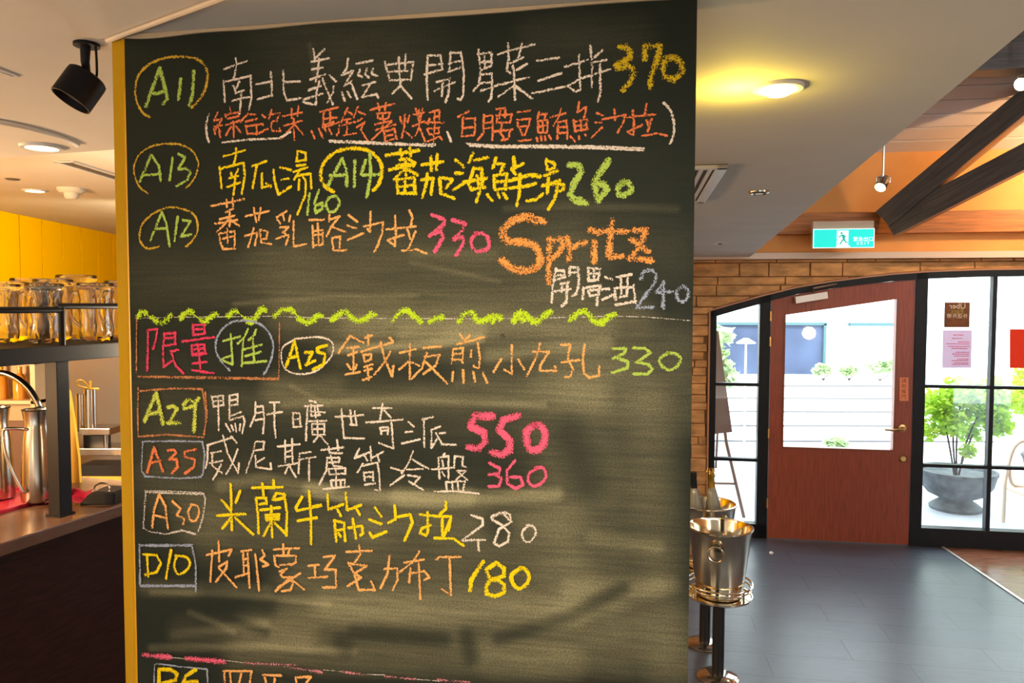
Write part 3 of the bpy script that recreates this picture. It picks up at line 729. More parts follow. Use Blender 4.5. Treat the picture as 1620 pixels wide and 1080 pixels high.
# chalk writing: ribbons on the board's plane
def ribbon(bm, pts, w_, v):
    """pts (u,z); chalk line of width w_"""
    n = len(pts)
    if n < 2: return
    P = [Vector(p) for p in pts]; off = []
    for i in range(n):
        d0 = (P[i]-P[i-1]).normalized() if i > 0 else None; d1 = (P[i+1]-P[i]).normalized() if i < n-1 else None
        d0 = d0 or d1; d1 = d1 or d0
        t = (d0+d1); t = t.normalized() if t.length > 1e-4 else d0
        nn = Vector((-t.y, t.x)); c = max(.75, abs(nn.dot(Vector((-d0.y, d0.x)))))
        off.append((nn, t, w_*.5/c*rnd.uniform(.86, 1.12)))
    lay = bm.verts.layers.float.get('core') or bm.verts.layers.float.new('core')
    def V(q, c=0.):
        x = bm.verts.new((q.x, v, q.y)); x[lay] = c; return x
    L_ = [V(P[i]+o[0]*o[2]) for i, o in enumerate(off)]; Rr = [V(P[i]-o[0]*o[2]) for i, o in enumerate(off)]; Cc = [V(P[i], 1.) for i in range(n)]
    for i in range(n-1): bm.faces.new((Rr[i], Rr[i+1], Cc[i+1], Cc[i])); bm.faces.new((Cc[i], Cc[i+1], L_[i+1], L_[i]))
    for o, p, k, fl in ((off[0], 0, -1, 0), (off[-1], n-1, 1, 1)):
        a = V(P[p]+o[1]*w_*.42*k+o[0]*w_*.27); b = V(P[p]+o[1]*w_*.42*k-o[0]*w_*.27)
        bm.faces.new((a, b, Cc[p])); bm.faces.new((b, Rr[p], Cc[p])); bm.faces.new((L_[p], a, Cc[p]))
def split_sharp(pts):
    out = [[pts[0]]]
    for i in range(1, len(pts)):
        out[-1].append(pts[i])
        if i < len(pts)-1:
            a = Vector(pts[i])-Vector(pts[i-1]); b = Vector(pts[i+1])-Vector(pts[i])
            if a.length > 0 and b.length > 0 and a.angle(b) > R(62): out.append([pts[i]])
    return out
STROKES = '''@200,60
badge_ring|A|4.5|dark-yellow ring round code A11
~185,625 130,590 90,520 72,430 85,330 130,255 200,200 300,160 400,150 510,155 590,185 640,260 640,350 610,440 560,510 515,550
code|L|6|pale green code A11
155,545 200,420 265,240 300,370 325,480 295,525;200,435 250,440 305,425;432,325 415,485;535,265 525,450 500,535
dish|W|3.6|white dish name beside A11
865,160 875,210 850,325;775,248 955,185;770,340 780,505;775,350 985,300 990,480 970,570;845,380 870,430;895,345 870,400;860,440 930,415;835,500 980,465;910,430 905,540 895,600
1030,368 1150,345;1145,272 1155,440 1150,465;1040,485 1155,455;1242,255 1245,420 1270,495;1250,350 1375,345;1270,495 1390,475
@480,50
80,140 95,230;170,140 100,205;65,240 205,212;125,215 115,330 100,395;70,300 155,285;55,380 175,340;40,465 140,430;0,540 155,490;130,390 105,480 100,580 0,560;150,370 190,470 235,575;240,430 235,490 190,560;205,345 260,395
355,215 345,290 305,345 395,310 325,430 385,390;375,400 430,535;305,480 330,550;350,475 375,520;420,255 550,230;450,300 435,345 465,360;505,290 490,340 520,365;550,290 540,335 585,350;470,425 570,400;530,415 465,520 580,495 595,525
645,240 685,390;650,265 870,240 850,385;690,385 855,380;755,205 765,380;810,180 805,300;675,320 830,310;770,390 770,430 705,490;770,430 855,530
985,190 975,340 985,540;985,190 1085,190 1100,290;995,270 1100,255;960,340 1100,300;1165,165 1155,315;1170,170 1245,165 1270,320 1265,500 1245,545 1220,530;1150,250 1240,235;1145,320 1240,285;1055,400 1165,375;1040,470 1200,400;1105,400 1095,510;1155,390 1150,490 1125,560
1385,145 1400,300;1380,180 1490,165 1490,250;1400,310 1490,270;1430,185 1440,290;1405,245 1490,235;1400,330 1390,420 1345,470;1400,340 1490,335 1495,450 1485,530 1465,555;1400,410 1480,400;1400,470 1480,445
@780,50
35,180 330,100;120,95 125,230;230,95 200,210;120,240 110,310 140,330;155,270 165,310;270,255 190,305;10,430 290,360;165,300 175,540;165,430 45,515;175,430 310,530;310,490 570,435
350,232 520,208;360,390 540,330
570,280 750,225;680,185 690,460 650,475 595,435;590,430 700,370 925,300;770,115 780,220;870,145 790,215;770,250 895,225;785,265 780,440;845,260 850,480 830,555
240,205 140,250
price|D|9|thick gold price 370
995,125 1050,120 1085,160 1075,210 975,270;985,290 1080,270 1115,320 1090,390 1030,460;1200,220 1205,115 1320,110 1300,220 1250,350 1245,440;1370,210 1345,300 1360,360 1430,380 1500,320 1490,250 1440,210 1370,210
ingredients|R|3.4|red-orange bracketed ingredients under A11
@200,60
725,590 695,655 760,640 700,735;700,700 760,690;695,720 705,760;735,740 745,785;720,690 745,740;820,550 830,590;780,610 900,585;785,600 790,625;805,640 890,620;790,690 900,655;850,660 850,785;830,700 790,770;870,700 910,750
965,600 905,665;965,600 1030,610;945,665 1035,640;945,695 960,760;950,700 1080,680;1030,690 1035,750;960,760 1045,755
1075,610 1100,630;1060,680 1085,690;1030,765 1120,720;1150,570 1130,640;1130,610 1215,595 1190,660;1150,665 1200,650;1150,670 1150,735 1220,740 1215,715
1240,620 1390,590;1310,560 1310,640;1365,540 1355,620;1245,695 1390,655;1325,640 1330,810;1320,700 1225,800;1340,690 1400,765
1465,735 1490,795
@480,50
135,635 275,600;165,640 155,760;160,690 265,680;165,740 240,715;215,640 210,740;160,760 290,715 280,800 265,820;125,770 155,840;170,765 185,800;205,770 225,810
350,605 300,720;355,635 390,655;320,700 375,690;310,745 385,720;345,690 345,810;315,820 420,805;435,595 400,680;440,635 490,655;400,720 470,690;420,760 490,715 455,775 510,865
530,620 720,572;590,570 605,625;655,565 645,620;580,650 690,640 670,690 590,690 590,650;630,655 630,690;570,735 700,705;640,700 620,770;570,780 730,735;700,715 545,855;640,790 650,870 715,850;650,790 720,770 740,850;650,830 710,815
765,675 780,725;840,665 825,720;805,660 800,750 780,840;810,790 865,845;890,610 910,700;945,605 925,700;870,660 955,640;865,750 960,710;915,620 915,760 875,845;920,760 965,870
1000,640 1080,620 1075,690;1040,640 1035,720;1040,675 1080,670;965,720 1110,720;1000,690 985,730;980,770 1075,760 1070,805 1000,815 985,775;1040,740 1030,870;985,870 1080,830 1095,855
1310,630 1225,675;1265,680 1255,830 1355,820;1265,690 1360,685 1355,820;1265,765 1350,755
1430,660 1425,800 1380,860;1430,670 1495,665 1500,790 1495,860;1430,725 1490,715;1430,770 1490,760
@780,50
25,615 95,605;25,665 150,655 135,720 30,720 35,670;60,620 50,690;100,620 95,680;75,720 60,800 95,860;10,790 155,775;135,780 125,850 70,860
195,640 295,625;190,695 200,755 290,745;195,700 295,690 285,740;215,770 235,825;275,760 250,820;205,865 305,855
365,640 350,690;370,660 425,650 400,700;355,710 435,700 425,800 360,800 355,710;355,755 430,745;395,705 395,800;345,840 355,870;380,830 385,860;410,830 415,860;440,820 460,850;455,680 575,645;540,610 510,700 480,745;515,710 510,850;515,720 580,705 590,780 585,850;515,760 580,755;515,805 580,800
680,560 670,640 740,595 720,690;635,700 650,790 750,770;640,715 745,695 740,770;645,750 740,740;695,700 695,780;615,830 650,870;680,830 685,855;730,815 735,830
820,645 870,665;810,720 855,720;780,840 865,760;960,615 965,700;865,695 1050,660 1030,720 985,800
1060,680 1285,655;1105,625 1115,740 1110,820 1065,795 1180,740;1215,575 1200,665;1215,700 1230,750;1255,690 1225,790;1180,825 1300,805 1375,825
underline|W|3.6|white brackets and underlines round the ingredients
@200,60
~655,600 635,690 640,770 655,825
760,828 960,805 1210,795 1300,745
@480,50
205,865 400,870 700,885 1045,895;210,872 700,892 1030,905;1140,795 1170,870
1290,890 1500,905 1900,905 2300,910 2695,928;1320,902 1500,915 1900,915 2300,922 2690,938
@780,50
~1350,565 1400,620 1430,720 1425,830 1400,885
@200,220
badge_ring|A|3.6|dark-yellow ring round code A13
~170,430 110,380 70,290 65,210 110,120 200,60 300,40 430,45 520,90 570,180 560,270 520,340 475,385
code|L|4.6|pale green code A13
110,335 200,125;200,125 260,210 275,330;135,285 275,275;370,150 345,325;415,120 470,145 415,235;415,240 480,235 510,265 480,330 400,370
dish|Y|3.8|yellow dish name beside A13
870,75 870,130 850,215;770,135 940,90;740,220 755,390;745,235 925,190;930,190 940,290 915,435;830,265 840,300;885,240 865,290;815,310 890,290;800,380 900,345;865,310 850,440
1000,215 1110,175;1035,210 1000,390;1075,270 1075,385 1145,365;1110,350 1145,380;1165,245 1175,330 1205,440 1305,375
1220,225 1305,245;1230,325 1290,310;1355,95 1350,180;1360,95 1420,110 1420,170;1345,180 1420,165;1350,210 1420,205;1325,260 1435,225;1380,240 1330,320;1370,320 1365,400;1350,290 1460,275 1465,390;1400,300 1420,330 1420,440 1355,595
price|L|4.6|pale green price 160
1450,430 1435,595;1525,405 1490,510 1500,585 1550,550 1555,505 1495,530
@480,220
~265,455 210,460 180,520 210,575 260,560 290,495 255,450
@200,220
badge_ring|A|3.8|dark-yellow ring round code A12
~260,850 170,865 115,810 110,730 140,660 200,600 290,555 350,540 440,550 530,590 565,660 560,740 520,810 475,850
code|L|4.2|pale green code A12
195,800 285,575 320,670 345,845;245,710 325,705;410,615 385,805;450,640 510,650 435,770;435,770 515,755
dish|O|3.6|orange dish name beside A12
675,530 935,475;795,480 800,540;845,465 845,530;790,580 850,550;740,635 860,605;700,670 880,640;820,560 820,690;810,640 720,735;830,640 900,690;735,740 750,830 770,870 870,865;745,745 860,730 860,870;800,710 805,820;760,790 845,770
945,610 1130,570;1010,545 1030,655;1065,545 1050,640;940,765 1040,740 1020,840;1010,705 990,780 965,855;1060,720 1070,820 1150,830;1065,715 1120,730 1110,790 1070,790
1190,620 1270,570;1190,625 1220,670;1240,600 1250,640;1300,605 1290,650;1220,700 1285,695 1240,740;1185,790 1290,755;1250,740 1285,770 1265,835;1325,650 1325,850 1425,830
1450,640 1565,638;1475,685 1480,855;1480,730 1555,720 1555,835;1515,665 1525,830;1490,760 1550,755;1485,840 1555,835
@480,220
210,600 205,650;215,635 290,610 225,690 185,770;220,690 340,735;230,780 240,880 345,880;240,780 295,770 290,860
360,600 430,655;350,685 420,705;350,800 475,745;535,575 530,735 510,710;480,690 640,655;635,655 625,740 595,830 565,890
660,715 890,690;725,605 735,750 725,845 670,800 800,755;840,560 865,620 850,700;825,715 850,790;890,730 830,870;780,885 890,870 975,905
price|P|6|pink price 330
1020,600 1120,640 1110,680 1000,765;1000,760 1090,730 1105,780 1040,890;1180,640 1280,670 1260,720 1190,790;1190,795 1260,775 1270,820 1210,920;~1370,745 1330,800 1345,870 1400,885 1460,860 1465,790 1420,750 1360,745
@480,220
badge_ring|Y|5.6|yellow ring round code A14
~240,415 170,370 140,290 160,200 220,130 310,85 410,75 510,90 580,140 620,210 620,290 590,370 555,405
code|L|5.4|pale green code A14
195,370 310,155 345,250 345,375;215,290 340,285;410,170 405,375;495,170 460,275 470,285 600,280;530,115 535,280 505,460
dish|Y|5|yellow dish name beside A14
655,130 915,90;770,85 780,135;845,70 850,135;765,165 825,155 885,190 870,215;740,210 880,195;680,245 860,210;810,180 815,290;800,240 720,320;825,240 905,285;740,315 750,430 895,430;750,320 880,305 885,430;805,330 805,420;750,380 880,365
940,205 1105,180;1010,140 1015,250;1060,120 1055,245;935,325 1030,310 1010,440;985,270 970,370 945,465;1080,310 1090,430 1195,470;1085,305 1180,320 1130,390
1205,165 1270,220;1205,270 1260,272;1190,400 1280,345 1420,320;1345,110 1310,185;1355,170 1460,145;1350,230 1310,360 1330,400 1440,380;1350,230 1410,235 1420,330 1395,420 1370,495;1270,340 1450,310;1375,290 1390,370
1525,150 1500,230;1520,195 1590,200 1560,270;1510,290 1515,400;1510,290 1610,275 1600,390;1520,340 1600,335;1515,400 1605,395;1455,440 1495,485;1540,430 1550,465;1580,430 1610,470
@780,220
165,145 170,200 150,240;150,240 240,195;150,240 180,280;130,330 310,280 375,295;130,390 275,370 340,350;215,280 210,430 190,525;270,490 340,480 395,435;300,290 370,300
420,160 430,240;430,175 490,190 485,230 430,245;410,290 510,250;390,370 530,330;440,310 430,430;450,355 555,360 560,395 530,410;510,380 490,470 440,555
price|L|9|pale green price 260
600,205 680,210 700,260 640,350 610,440 650,490 690,480;650,495 740,505;915,170 830,290 800,350 820,430 830,490;830,350 880,360 905,400 860,450 830,490;~1030,340 985,390 1000,440 1050,440 1090,400 1070,350 1020,340
drink|T|9.5|large orange word Spritz
~410,660 330,620 250,610 150,640 80,710 70,770 110,810 220,820 310,840 370,900 380,970 330,1030 250,1050 150,1030 60,960
~340,660 250,628 160,655 100,720 95,775 130,800 230,808 320,830 360,890 365,960 320,1015 250,1030 160,1010 75,955
450,790 440,1140;450,800 540,790 550,850 510,910 460,950
585,780 610,860 600,955;610,870 680,830 735,820;800,810 800,970;770,720 840,745;850,730 1065,730;940,640 920,850 920,930 1025,925;1110,720 1215,720 1160,850 1080,940;1095,795 1235,890;1085,940 1260,960
@780,330
drink|W|4|white drink name under Spritz
500,475 475,600 465,740;500,490 560,490 570,540 480,570;490,530 560,525;610,460 605,530;610,460 675,470 680,600 660,670 625,690;610,510 670,500;535,595 600,580;490,655 615,635;550,600 545,655;590,590 580,740 545,770
755,465 755,570 830,565;760,470 850,475 830,565;795,480 800,560;765,515 840,510;715,625 710,715;735,625 850,605 830,690 820,765;755,650 765,690;765,645 830,640;760,690 830,680
890,540 945,565;860,640 920,635;865,720 950,680 970,720;980,540 1095,520;960,630 1110,620;1010,550 1015,670;1065,550 1060,680;960,625 975,720;1110,600 1130,745;970,760 1135,730;1000,700 1060,690
price|B|5.5|grey-blue price 240
1170,560 1190,500 1250,480 1290,520 1280,580 1210,680 1135,780;1135,780 1265,780;1350,580 1290,660;1290,660 1420,655;1350,590 1345,785;~1500,610 1455,650 1460,710 1500,735 1540,700 1540,640 1500,610
@205,470
wavy_border|w|1.8|thin white line under the green wave
70,165 330,158 700,155 1150,150 1550,165
@500,470
50,165 300,165 800,170 1500,170
@780,470
60,168 600,160 970,150 1200,155 1560,185
@205,470
wavy_border|G|10|lime green wavy divider across the board
~70,165 95,120 130,125
~180,160 230,195 265,200 310,165 330,140
~410,165 440,130 475,110 500,120
~570,180 600,195 640,160 690,130
~780,150 820,115 850,110
~920,170 965,195 1010,150 1045,95 1075,100
~1150,150 1200,110 1270,95 1300,120
~1340,170 1390,195 1440,190 1490,150 1520,150
@500,470
~-10,180 0,150 30,145
~130,180 180,135 230,110 270,150 320,185 390,175 440,135 470,145
~610,185 650,140 700,105 750,125 800,170 830,195
~910,190 960,165 1000,160
~1130,190 1180,135 1240,125 1280,185 1340,180 1400,150 1460,155
~1565,190 1600,150 1640,180
@780,470
~0,190 30,150 60,170
~165,185 190,140 240,120 290,170 350,195 400,150 455,115
~610,180 650,145 710,110 760,140 800,190 860,200 900,165 960,140
@205,470
wavy_border|G|2.5|lime green wavy divider across the board
120,120 230,200;490,115 580,195;840,105 950,190;1280,100 1380,195
panel_outline|C|2.6|brown box round the limited specials heading
60,165 60,600;70,625 500,628 1180,640;1190,170 1185,640
75,630 1185,650
heading|M|4.2|crimson heading in the brown box
145,260 225,250 215,330 190,410;150,265 150,430 145,580;275,290 365,280 365,370;280,325 350,320;265,385 370,370;280,290 270,430 275,550;275,550 345,500;330,425 370,540 430,600;390,415 335,430
505,215 510,300 605,285;510,220 595,215 600,285;515,255 590,250;420,350 675,315;495,380 500,450 600,440;500,380 595,370 600,440;500,415 600,405;545,370 565,560;500,460 610,445;500,525 615,510;500,575 670,600
heading|L|3.8|green character inside the blue ring
745,345 880,310;805,290 820,530 740,500;720,495 820,455;940,250 910,320 860,365;905,340 890,545;1005,255 990,300 945,340;900,415 1050,375;920,465 1045,430;900,520 1085,505;980,320 990,510
heading_ring|B|4|blue ring round the green heading character
~800,580 740,520 690,430 690,340 740,250 820,195 920,185 1020,205 1100,270 1140,370 1130,470 1090,570 1060,610
badge_ring|W|3|white ring round code A25
~1320,330 1220,390 1205,480 1230,560 1300,600 1400,605 1500,570 1590,480 1615,400 1590,340 1500,315 1400,320 1310,330
code|Y|5|yellow code A25
1240,555 1310,345 1355,560;1260,480 1335,465;1390,435 1450,435 1400,535 1470,500;1490,400 1565,380;1490,400 1490,430 1550,450 1540,530 1455,570
dish|O|3.8|orange dish name beside A25
@500,470
275,305 180,440;285,310 380,360;250,400 345,390;255,460 330,430;300,400 300,600;250,530 280,570;325,530 310,570;235,610 350,590
390,320 445,300;415,300 415,380;360,430 610,355;375,455 390,510 440,490;380,455 440,450 435,495;385,550 450,530;385,580 450,565;410,540 420,650;370,655 440,630;515,355 540,470 605,625;615,540 605,625;590,430 540,520 465,610;585,320 610,345
665,440 790,410;745,370 745,650;740,505 660,570;750,510 820,540;850,400 990,390;880,440 840,560 755,650;860,470 980,455 950,540 850,605;870,510 950,590 1040,680
1140,290 1165,330;1220,300 1180,340;1120,370 1330,315;1090,410 1075,520;1090,410 1165,400 1160,520;1090,450 1160,445;1085,495 1155,490;1230,420 1225,470;1280,360 1300,480 1290,565 1245,540;1085,590 1080,660;1165,575 1170,675;1245,590 1260,665;1320,595 1355,675
1470,485 1405,590;1550,380 1550,605 1490,570
@780,470
200,490 250,570;375,365 340,480 270,620;320,430 445,430 380,530 370,580 500,580 490,545
540,375 615,375 600,440 595,500;545,515 690,495;600,500 635,570 610,630 570,630;725,375 710,500 720,600 760,635 840,620 840,545
price|L|4.6|green price 330 beside the small abalone dish
950,405 1050,405 1040,440 950,485;985,480 1070,510 1060,560 940,595;1110,400 1200,405 1245,440 1130,515;1140,515 1230,530 1260,570 1220,605 1110,605;~1390,440 1325,480 1325,530 1390,575 1450,550 1485,490 1450,450 1380,438
@205,600
panel_outline|C|3.6|reddish-brown box round code A29
90,90 350,70 580,75 610,250 600,430 580,455;75,65 70,250 75,450 300,435 590,455;605,100 618,300 590,440
code|l|7|thick lime code A29
125,330 215,105 270,350;160,270 245,255;310,220 350,210 380,230 330,330;305,345 400,340;530,180 470,160 430,200 440,230 510,210 550,150;525,190 515,410
dish|W|3.4|white dish name beside A29
655,130 670,215 750,200;660,140 745,125 745,205;665,175 740,165;705,130 710,400;790,130 860,115;795,125 795,320 905,290 915,330 895,425;800,165 860,155;800,205 865,195;860,115 860,200;800,290 890,255;765,350 800,410;810,360 825,400;840,350 850,410;880,350 875,400
1000,180 1000,270 960,370;1005,215 1060,210 1070,300 1060,425;1005,265 1065,255;1000,320 1065,310;1110,180 1190,180;1090,275 1210,255;1150,190 1150,350 1160,460
1295,260 1300,370;1300,265 1350,265 1355,370;1305,315 1350,310;1295,375 1365,370;1425,165 1480,180;1390,210 1530,205;1410,220 1400,480;1440,200 1440,290 1510,280;1490,200 1500,280;1430,250 1550,260;1470,210 1475,300;1420,330 1560,325;1445,350 1450,435;1450,350 1545,350 1545,435;1450,390 1545,390;1490,320 1490,435;1450,435 1550,435;1500,440 1460,495;1510,440 1570,510
@500,600
155,295 380,280;205,235 225,460;275,240 285,360;310,250 325,360 275,355;225,460 385,465
455,225 600,225;530,190 510,310;540,240 595,300;395,340 690,315;510,380 520,430;510,380 575,375 570,430;515,405 570,400;600,340 615,545 500,500
735,335 775,370;710,415 765,410;680,505 825,470;845,315 930,295;855,320 860,530;915,395 985,370;915,395 915,540 960,470;950,420 1000,510 1110,515;980,425 1030,420
price|P|11|thick pink price 550
1400,290 1260,285 1225,370 1330,420 1340,490 1290,545 1210,535;1600,285 1480,320 1450,400 1540,480 1530,560 1470,595 1390,575
@780,600
~330,355 270,410 270,500 300,555 360,550 410,490 410,410 370,360 320,355
@205,600
panel_outline|B|3.4|grey-blue box round code A35
110,490 350,485 580,490 600,590 585,750 560,775;110,490 100,720 130,765 400,780 570,770
code|R|4.6|red-orange code A35
145,735 200,535 270,725;165,660 250,640;305,560 360,555 375,580 320,630;320,630 380,630 385,690 340,740;440,570 530,550;440,570 445,610 520,630 515,690 445,740
dish|W|3.4|white dish name beside A35
620,520 820,455;625,520 620,640 605,700;650,580 730,565;640,660 740,640;660,590 660,680 740,740;730,670 700,730 665,790;745,440 780,580 865,740;870,660 865,740;860,550 820,660 770,745;810,450 855,500
1000,490 1070,490 1060,555;1000,490 975,600 925,735;990,560 1065,550;1070,620 1000,660;1000,600 1005,690 1125,710 1120,660
1175,530 1350,510;1235,480 1235,660;1290,470 1295,660;1240,570 1290,560;1240,610 1295,605;1180,685 1340,660;1260,680 1235,740;1270,685 1320,770;1440,570 1350,585 1340,740;1350,630 1480,610;1425,620 1425,800
@500,600
45,555 225,535;170,475 180,560;105,530 110,580;110,580 210,580;95,610 85,720 30,830;90,620 190,615 185,650;100,655 190,650;120,600 140,680 210,690;105,705 110,750 240,740;110,705 235,700 235,745;160,700 165,790;120,795 130,850;120,795 230,790 230,850;160,790 165,850;200,790 200,850;60,865 265,845
345,545 310,620 360,600;310,620 440,570;380,590 410,640;435,530 440,640;440,620 535,570;490,600 505,650;375,665 340,720 330,735;370,680 490,655 505,760 510,880 470,870;380,730 390,800;385,735 455,730 455,800;390,770 455,765;390,830 470,820
595,695 680,720;770,565 740,650 680,740;765,630 895,705;720,710 850,705;700,755 590,835;730,755 825,770 770,830;740,805 850,870
1020,585 1000,610;970,620 980,780;975,615 1050,605 1050,780;915,710 1095,695;1000,640 1010,690;1000,730 1020,760;1100,610 1095,680;1100,605 1165,610 1160,680 1190,690;1120,720 1190,720 1110,790;1130,730 1200,795;1030,810 1040,880;1035,810 1180,800 1165,880;1080,810 1085,880;1125,810 1125,880;940,885 1100,880 1290,900
price|P|4.8|thin pink price 360
1375,660 1455,700 1450,740 1370,750;1420,750 1470,780 1450,840 1370,845;1575,640 1510,720 1515,820 1580,860 1640,830 1620,770 1530,770
@780,600
~350,700 290,740 280,800 320,840 380,820 420,760 400,700 340,695
@780,470
board_nick|N|3|grey rusty nick in the board surface
60,305 80,290 90,310 70,320;945,300 950,310
@205,740
panel_outline|w|4|white box round code A30
130,170 130,180 400,185 590,195 605,240 590,380 550,495;135,180 115,470 160,500 300,520 420,490 530,520;140,190 450,200 590,205
code|O|4.2|orange code A30
185,470 200,330 240,205;240,205 290,300 310,475;200,370 305,395;345,260 410,320 380,370;380,370 440,400 430,440;~490,300 470,350 490,410 530,410 555,350 545,300 490,285
dish|Y|4.6|yellow dish name beside A30
805,125 815,490;735,250 800,330;880,180 845,270;700,375 925,360;810,390 740,475;840,390 985,525
975,155 1215,148;1055,120 1065,215;1145,95 1145,155;1005,235 1020,360 1025,515;1010,235 1085,235 1090,280;1030,285 1080,275;1140,250 1165,195 1230,205 1250,350 1245,530;1150,250 1220,235;1040,330 1195,310;1125,300 1135,545;1080,370 1090,410 1190,400;1080,370 1190,365;1090,390 1185,380;1120,430 1065,535;1150,430 1245,520
1370,225 1320,310 1330,335;1330,335 1520,295;1425,180 1440,400 1440,600;1335,415 1490,390
@500,740
95,205 100,325 220,285;170,320 200,375;240,190 250,330 360,290;320,310 350,365;-20,300 45,290;-20,395 10,390
150,410 165,580;155,415 225,430 235,575;170,490 230,480;180,510 200,540;260,470 370,455 375,510 355,530;295,400 320,555
470,310 520,380;425,405 520,440;430,510 450,545 560,500;625,295 635,400 575,430;640,385 750,365 765,430 705,570
825,365 960,380 1070,380 1050,490;885,345 890,500 870,530 825,510 840,475 910,450;1030,265 1030,320 980,365;1000,400 1005,530;1065,410 1015,530;940,550 1090,555 1170,610
price|W|4|white price 280
1230,370 1320,400 1320,450 1160,565;1160,570 1340,565;1285,580 1290,650
@680,780
640,220 580,150 500,180 490,200 570,245 630,310 620,380 550,415 510,390 550,280 650,220
~640,200 630,160 570,150 500,175 500,205 570,245
~780,250 730,310 750,370 800,375 840,310 820,260 770,250
@205,740
panel_outline|B|4|grey-blue box round code D10
85,605 500,605;85,600 90,920;90,925 530,925;500,605 530,760 530,975;90,612 500,612;95,932 525,930
code|Y|4.4|yellow code D10
145,680 155,855;115,680 220,685 255,750 220,820 130,840;335,645 295,870;~380,695 360,770 390,835 450,810 485,750 450,700 370,690
dish|O|4|orange dish name beside D10
615,685 815,640 790,690;660,650 645,895;710,575 715,735;710,780 780,735 770,790 690,895;715,790 780,860 850,940
890,655 970,645;905,660 910,820;940,670 955,945;905,720 940,715;905,770 940,765;840,860 940,830;1000,680 1030,965;1055,645 1075,690 1040,720 1105,760 1060,775
1145,640 1345,630;1220,600 1225,690;1270,630 1260,680;1150,690 1160,770 1185,780;1160,690 1320,690 1320,740 1280,765;1195,765 1300,755;1190,815 1250,790 1200,840 1220,860 1290,860;1270,870 1160,970;1355,830 1180,940;1260,880 1300,900 1280,960 1210,970;1290,880 1385,955
1420,770 1505,760;1470,765 1475,865;1420,865 1570,855
@500,740
65,700 155,690 75,800;75,800 160,800 165,940 60,940
245,660 445,650;345,610 355,680 310,745;260,745 300,820;260,750 405,770 310,830;310,830 360,860 255,930;310,840 340,960 470,960 440,890
545,795 645,790 650,880 610,965;585,690 570,830 515,945
820,655 770,740 665,820;700,745 855,720;750,790 740,900;740,830 860,810 900,860 860,880;815,740 830,1035
955,720 980,700 1145,700;1060,710 1070,1000 1000,955
price|Y|6|yellow price 180
1325,735 1230,880 1220,965;1380,880 1350,800 1430,745 1490,790 1490,850 1380,880 1350,930 1350,990 1420,1010 1490,980 1490,920 1440,880 1380,880
@680,780
~720,590 650,640 660,710 710,750 770,710 785,650 760,600 720,585
@205,864
section_border|K|9|pink dashed line near the board's foot
120,855 330,870;455,880 755,905
section_border|k|6|pale pink smudged line near the board's foot
905,915 1200,930 1330,930;1230,945 1530,990
@500,864
210,985 400,1010;550,1020 790,1045;970,1050 1220,1065
@205,864
section_border|w|1.6|thin white guide line under the pink dashes
330,872 460,885;750,895 910,915
@500,864
60,970 210,985;400,1005 550,1010;800,1045 980,1060
@205,864
panel_outline|B|3|grey-blue box round code P6
210,920 400,945 620,965;620,965 625,1150;205,930 200,1150
code|Y|6|yellow code P6
240,965 240,1150;245,965 330,970 385,1000 370,1050 260,1080;530,970 450,1020 430,1080;440,1070 540,1060 550,1100 460,1150
dish|O|4|orange dish name beside P6
750,980 970,980 955,1100;755,985 765,1150;800,985 810,1090;890,1000 870,1090;1060,1010 1205,1015;1075,1030 1090,1090;1155,1040 1150,1090;1320,1030 1440,1025 1405,1070;1320,1040 1330,1100'''
PXM = .93/FPX
names = {'badge_ring': 'code_ring', 'code': 'code_lettering', 'dish': 'dish_lettering', 'price': 'price_lettering', 'drink': 'drink_lettering', 'ingredients': 'ingredient_lettering', 'underline': 'bracket_marks',
         'wavy_border': 'wavy_border', 'panel_outline': 'panel_outline', 'heading': 'heading_lettering', 'heading_ring': 'heading_ring', 'section_border': 'section_border', 'board_nick': 'surface_nick'}
cur = None; org = (0, 0); depth = .0006
def flush():
    if cur and len(cur[3].verts):
        o = link(names[cur[0]], cur[3], CH[cur[1]], brd); o['label'] = cur[4]
for line in STROKES.strip().split('\n'):
    if line.startswith('@'): org = tuple(map(float, line[1:].split(','))); continue
    if '|' in line:
        flush(); a = line.split('|'); cur = (a[0], a[1], float(a[2]), bmesh.new(), a[3]); continue
    for st in line.split(';'):
        smooth = st.startswith('~'); st = st.lstrip('~')
        pts = [tuple(map(float, q.split(','))) for q in st.split()]
        if smooth: pts = [(p.x, p.y) for p in curve_pts([(a, b, 0) for a, b in pts], 5)]
        elif len(pts) == 2:      # a little hand wobble along straight strokes
            (x0, y0), (x1, y1) = pts; L_ = math.hypot(x1-x0, y1-y0); k = max(1, int(L_/70)); w_ = 1.6
            pts = [(x0+(x1-x0)*i/k+(rnd.uniform(-w_, w_) if 0 < i < k else 0), y0+(y1-y0)*i/k+(rnd.uniform(-w_, w_) if 0 < i < k else 0)) for i in range(k+1)]
        uz = [BU(org[0]+a/5, org[1]+b/5) for a, b in pts]
        uz = [(min(u, br_-.001), max(z, .02)) for u, z in uz]
        for piece in (split_sharp(uz) if not smooth else [uz]):
            ribbon(cur[3], piece, cur[2]*PXM*1.22, -depth); depth += 1.2e-6
        if cur[0] in ('wavy_border', 'section_border', 'board_nick', 'heading_ring'):
            flush(); cur = (*cur[:3], bmesh.new(), cur[4])
flush()
# beige conduit crossing the ceiling corner
k0 = on_z(176, 62, CEIL-.004); k1 = on_z(352, -3, CEIL-.004); kd = (k1-k0).normalized()
tag(link('ceiling_cable', tube([k0-kd*.01, k0+(k1-k0)*.5, k1+kd*.35], .0035, 8), mat('cable_beige', (.66, .52, .38), .6)), 'thin beige cable run across the ceiling from the board corner', 'cable')

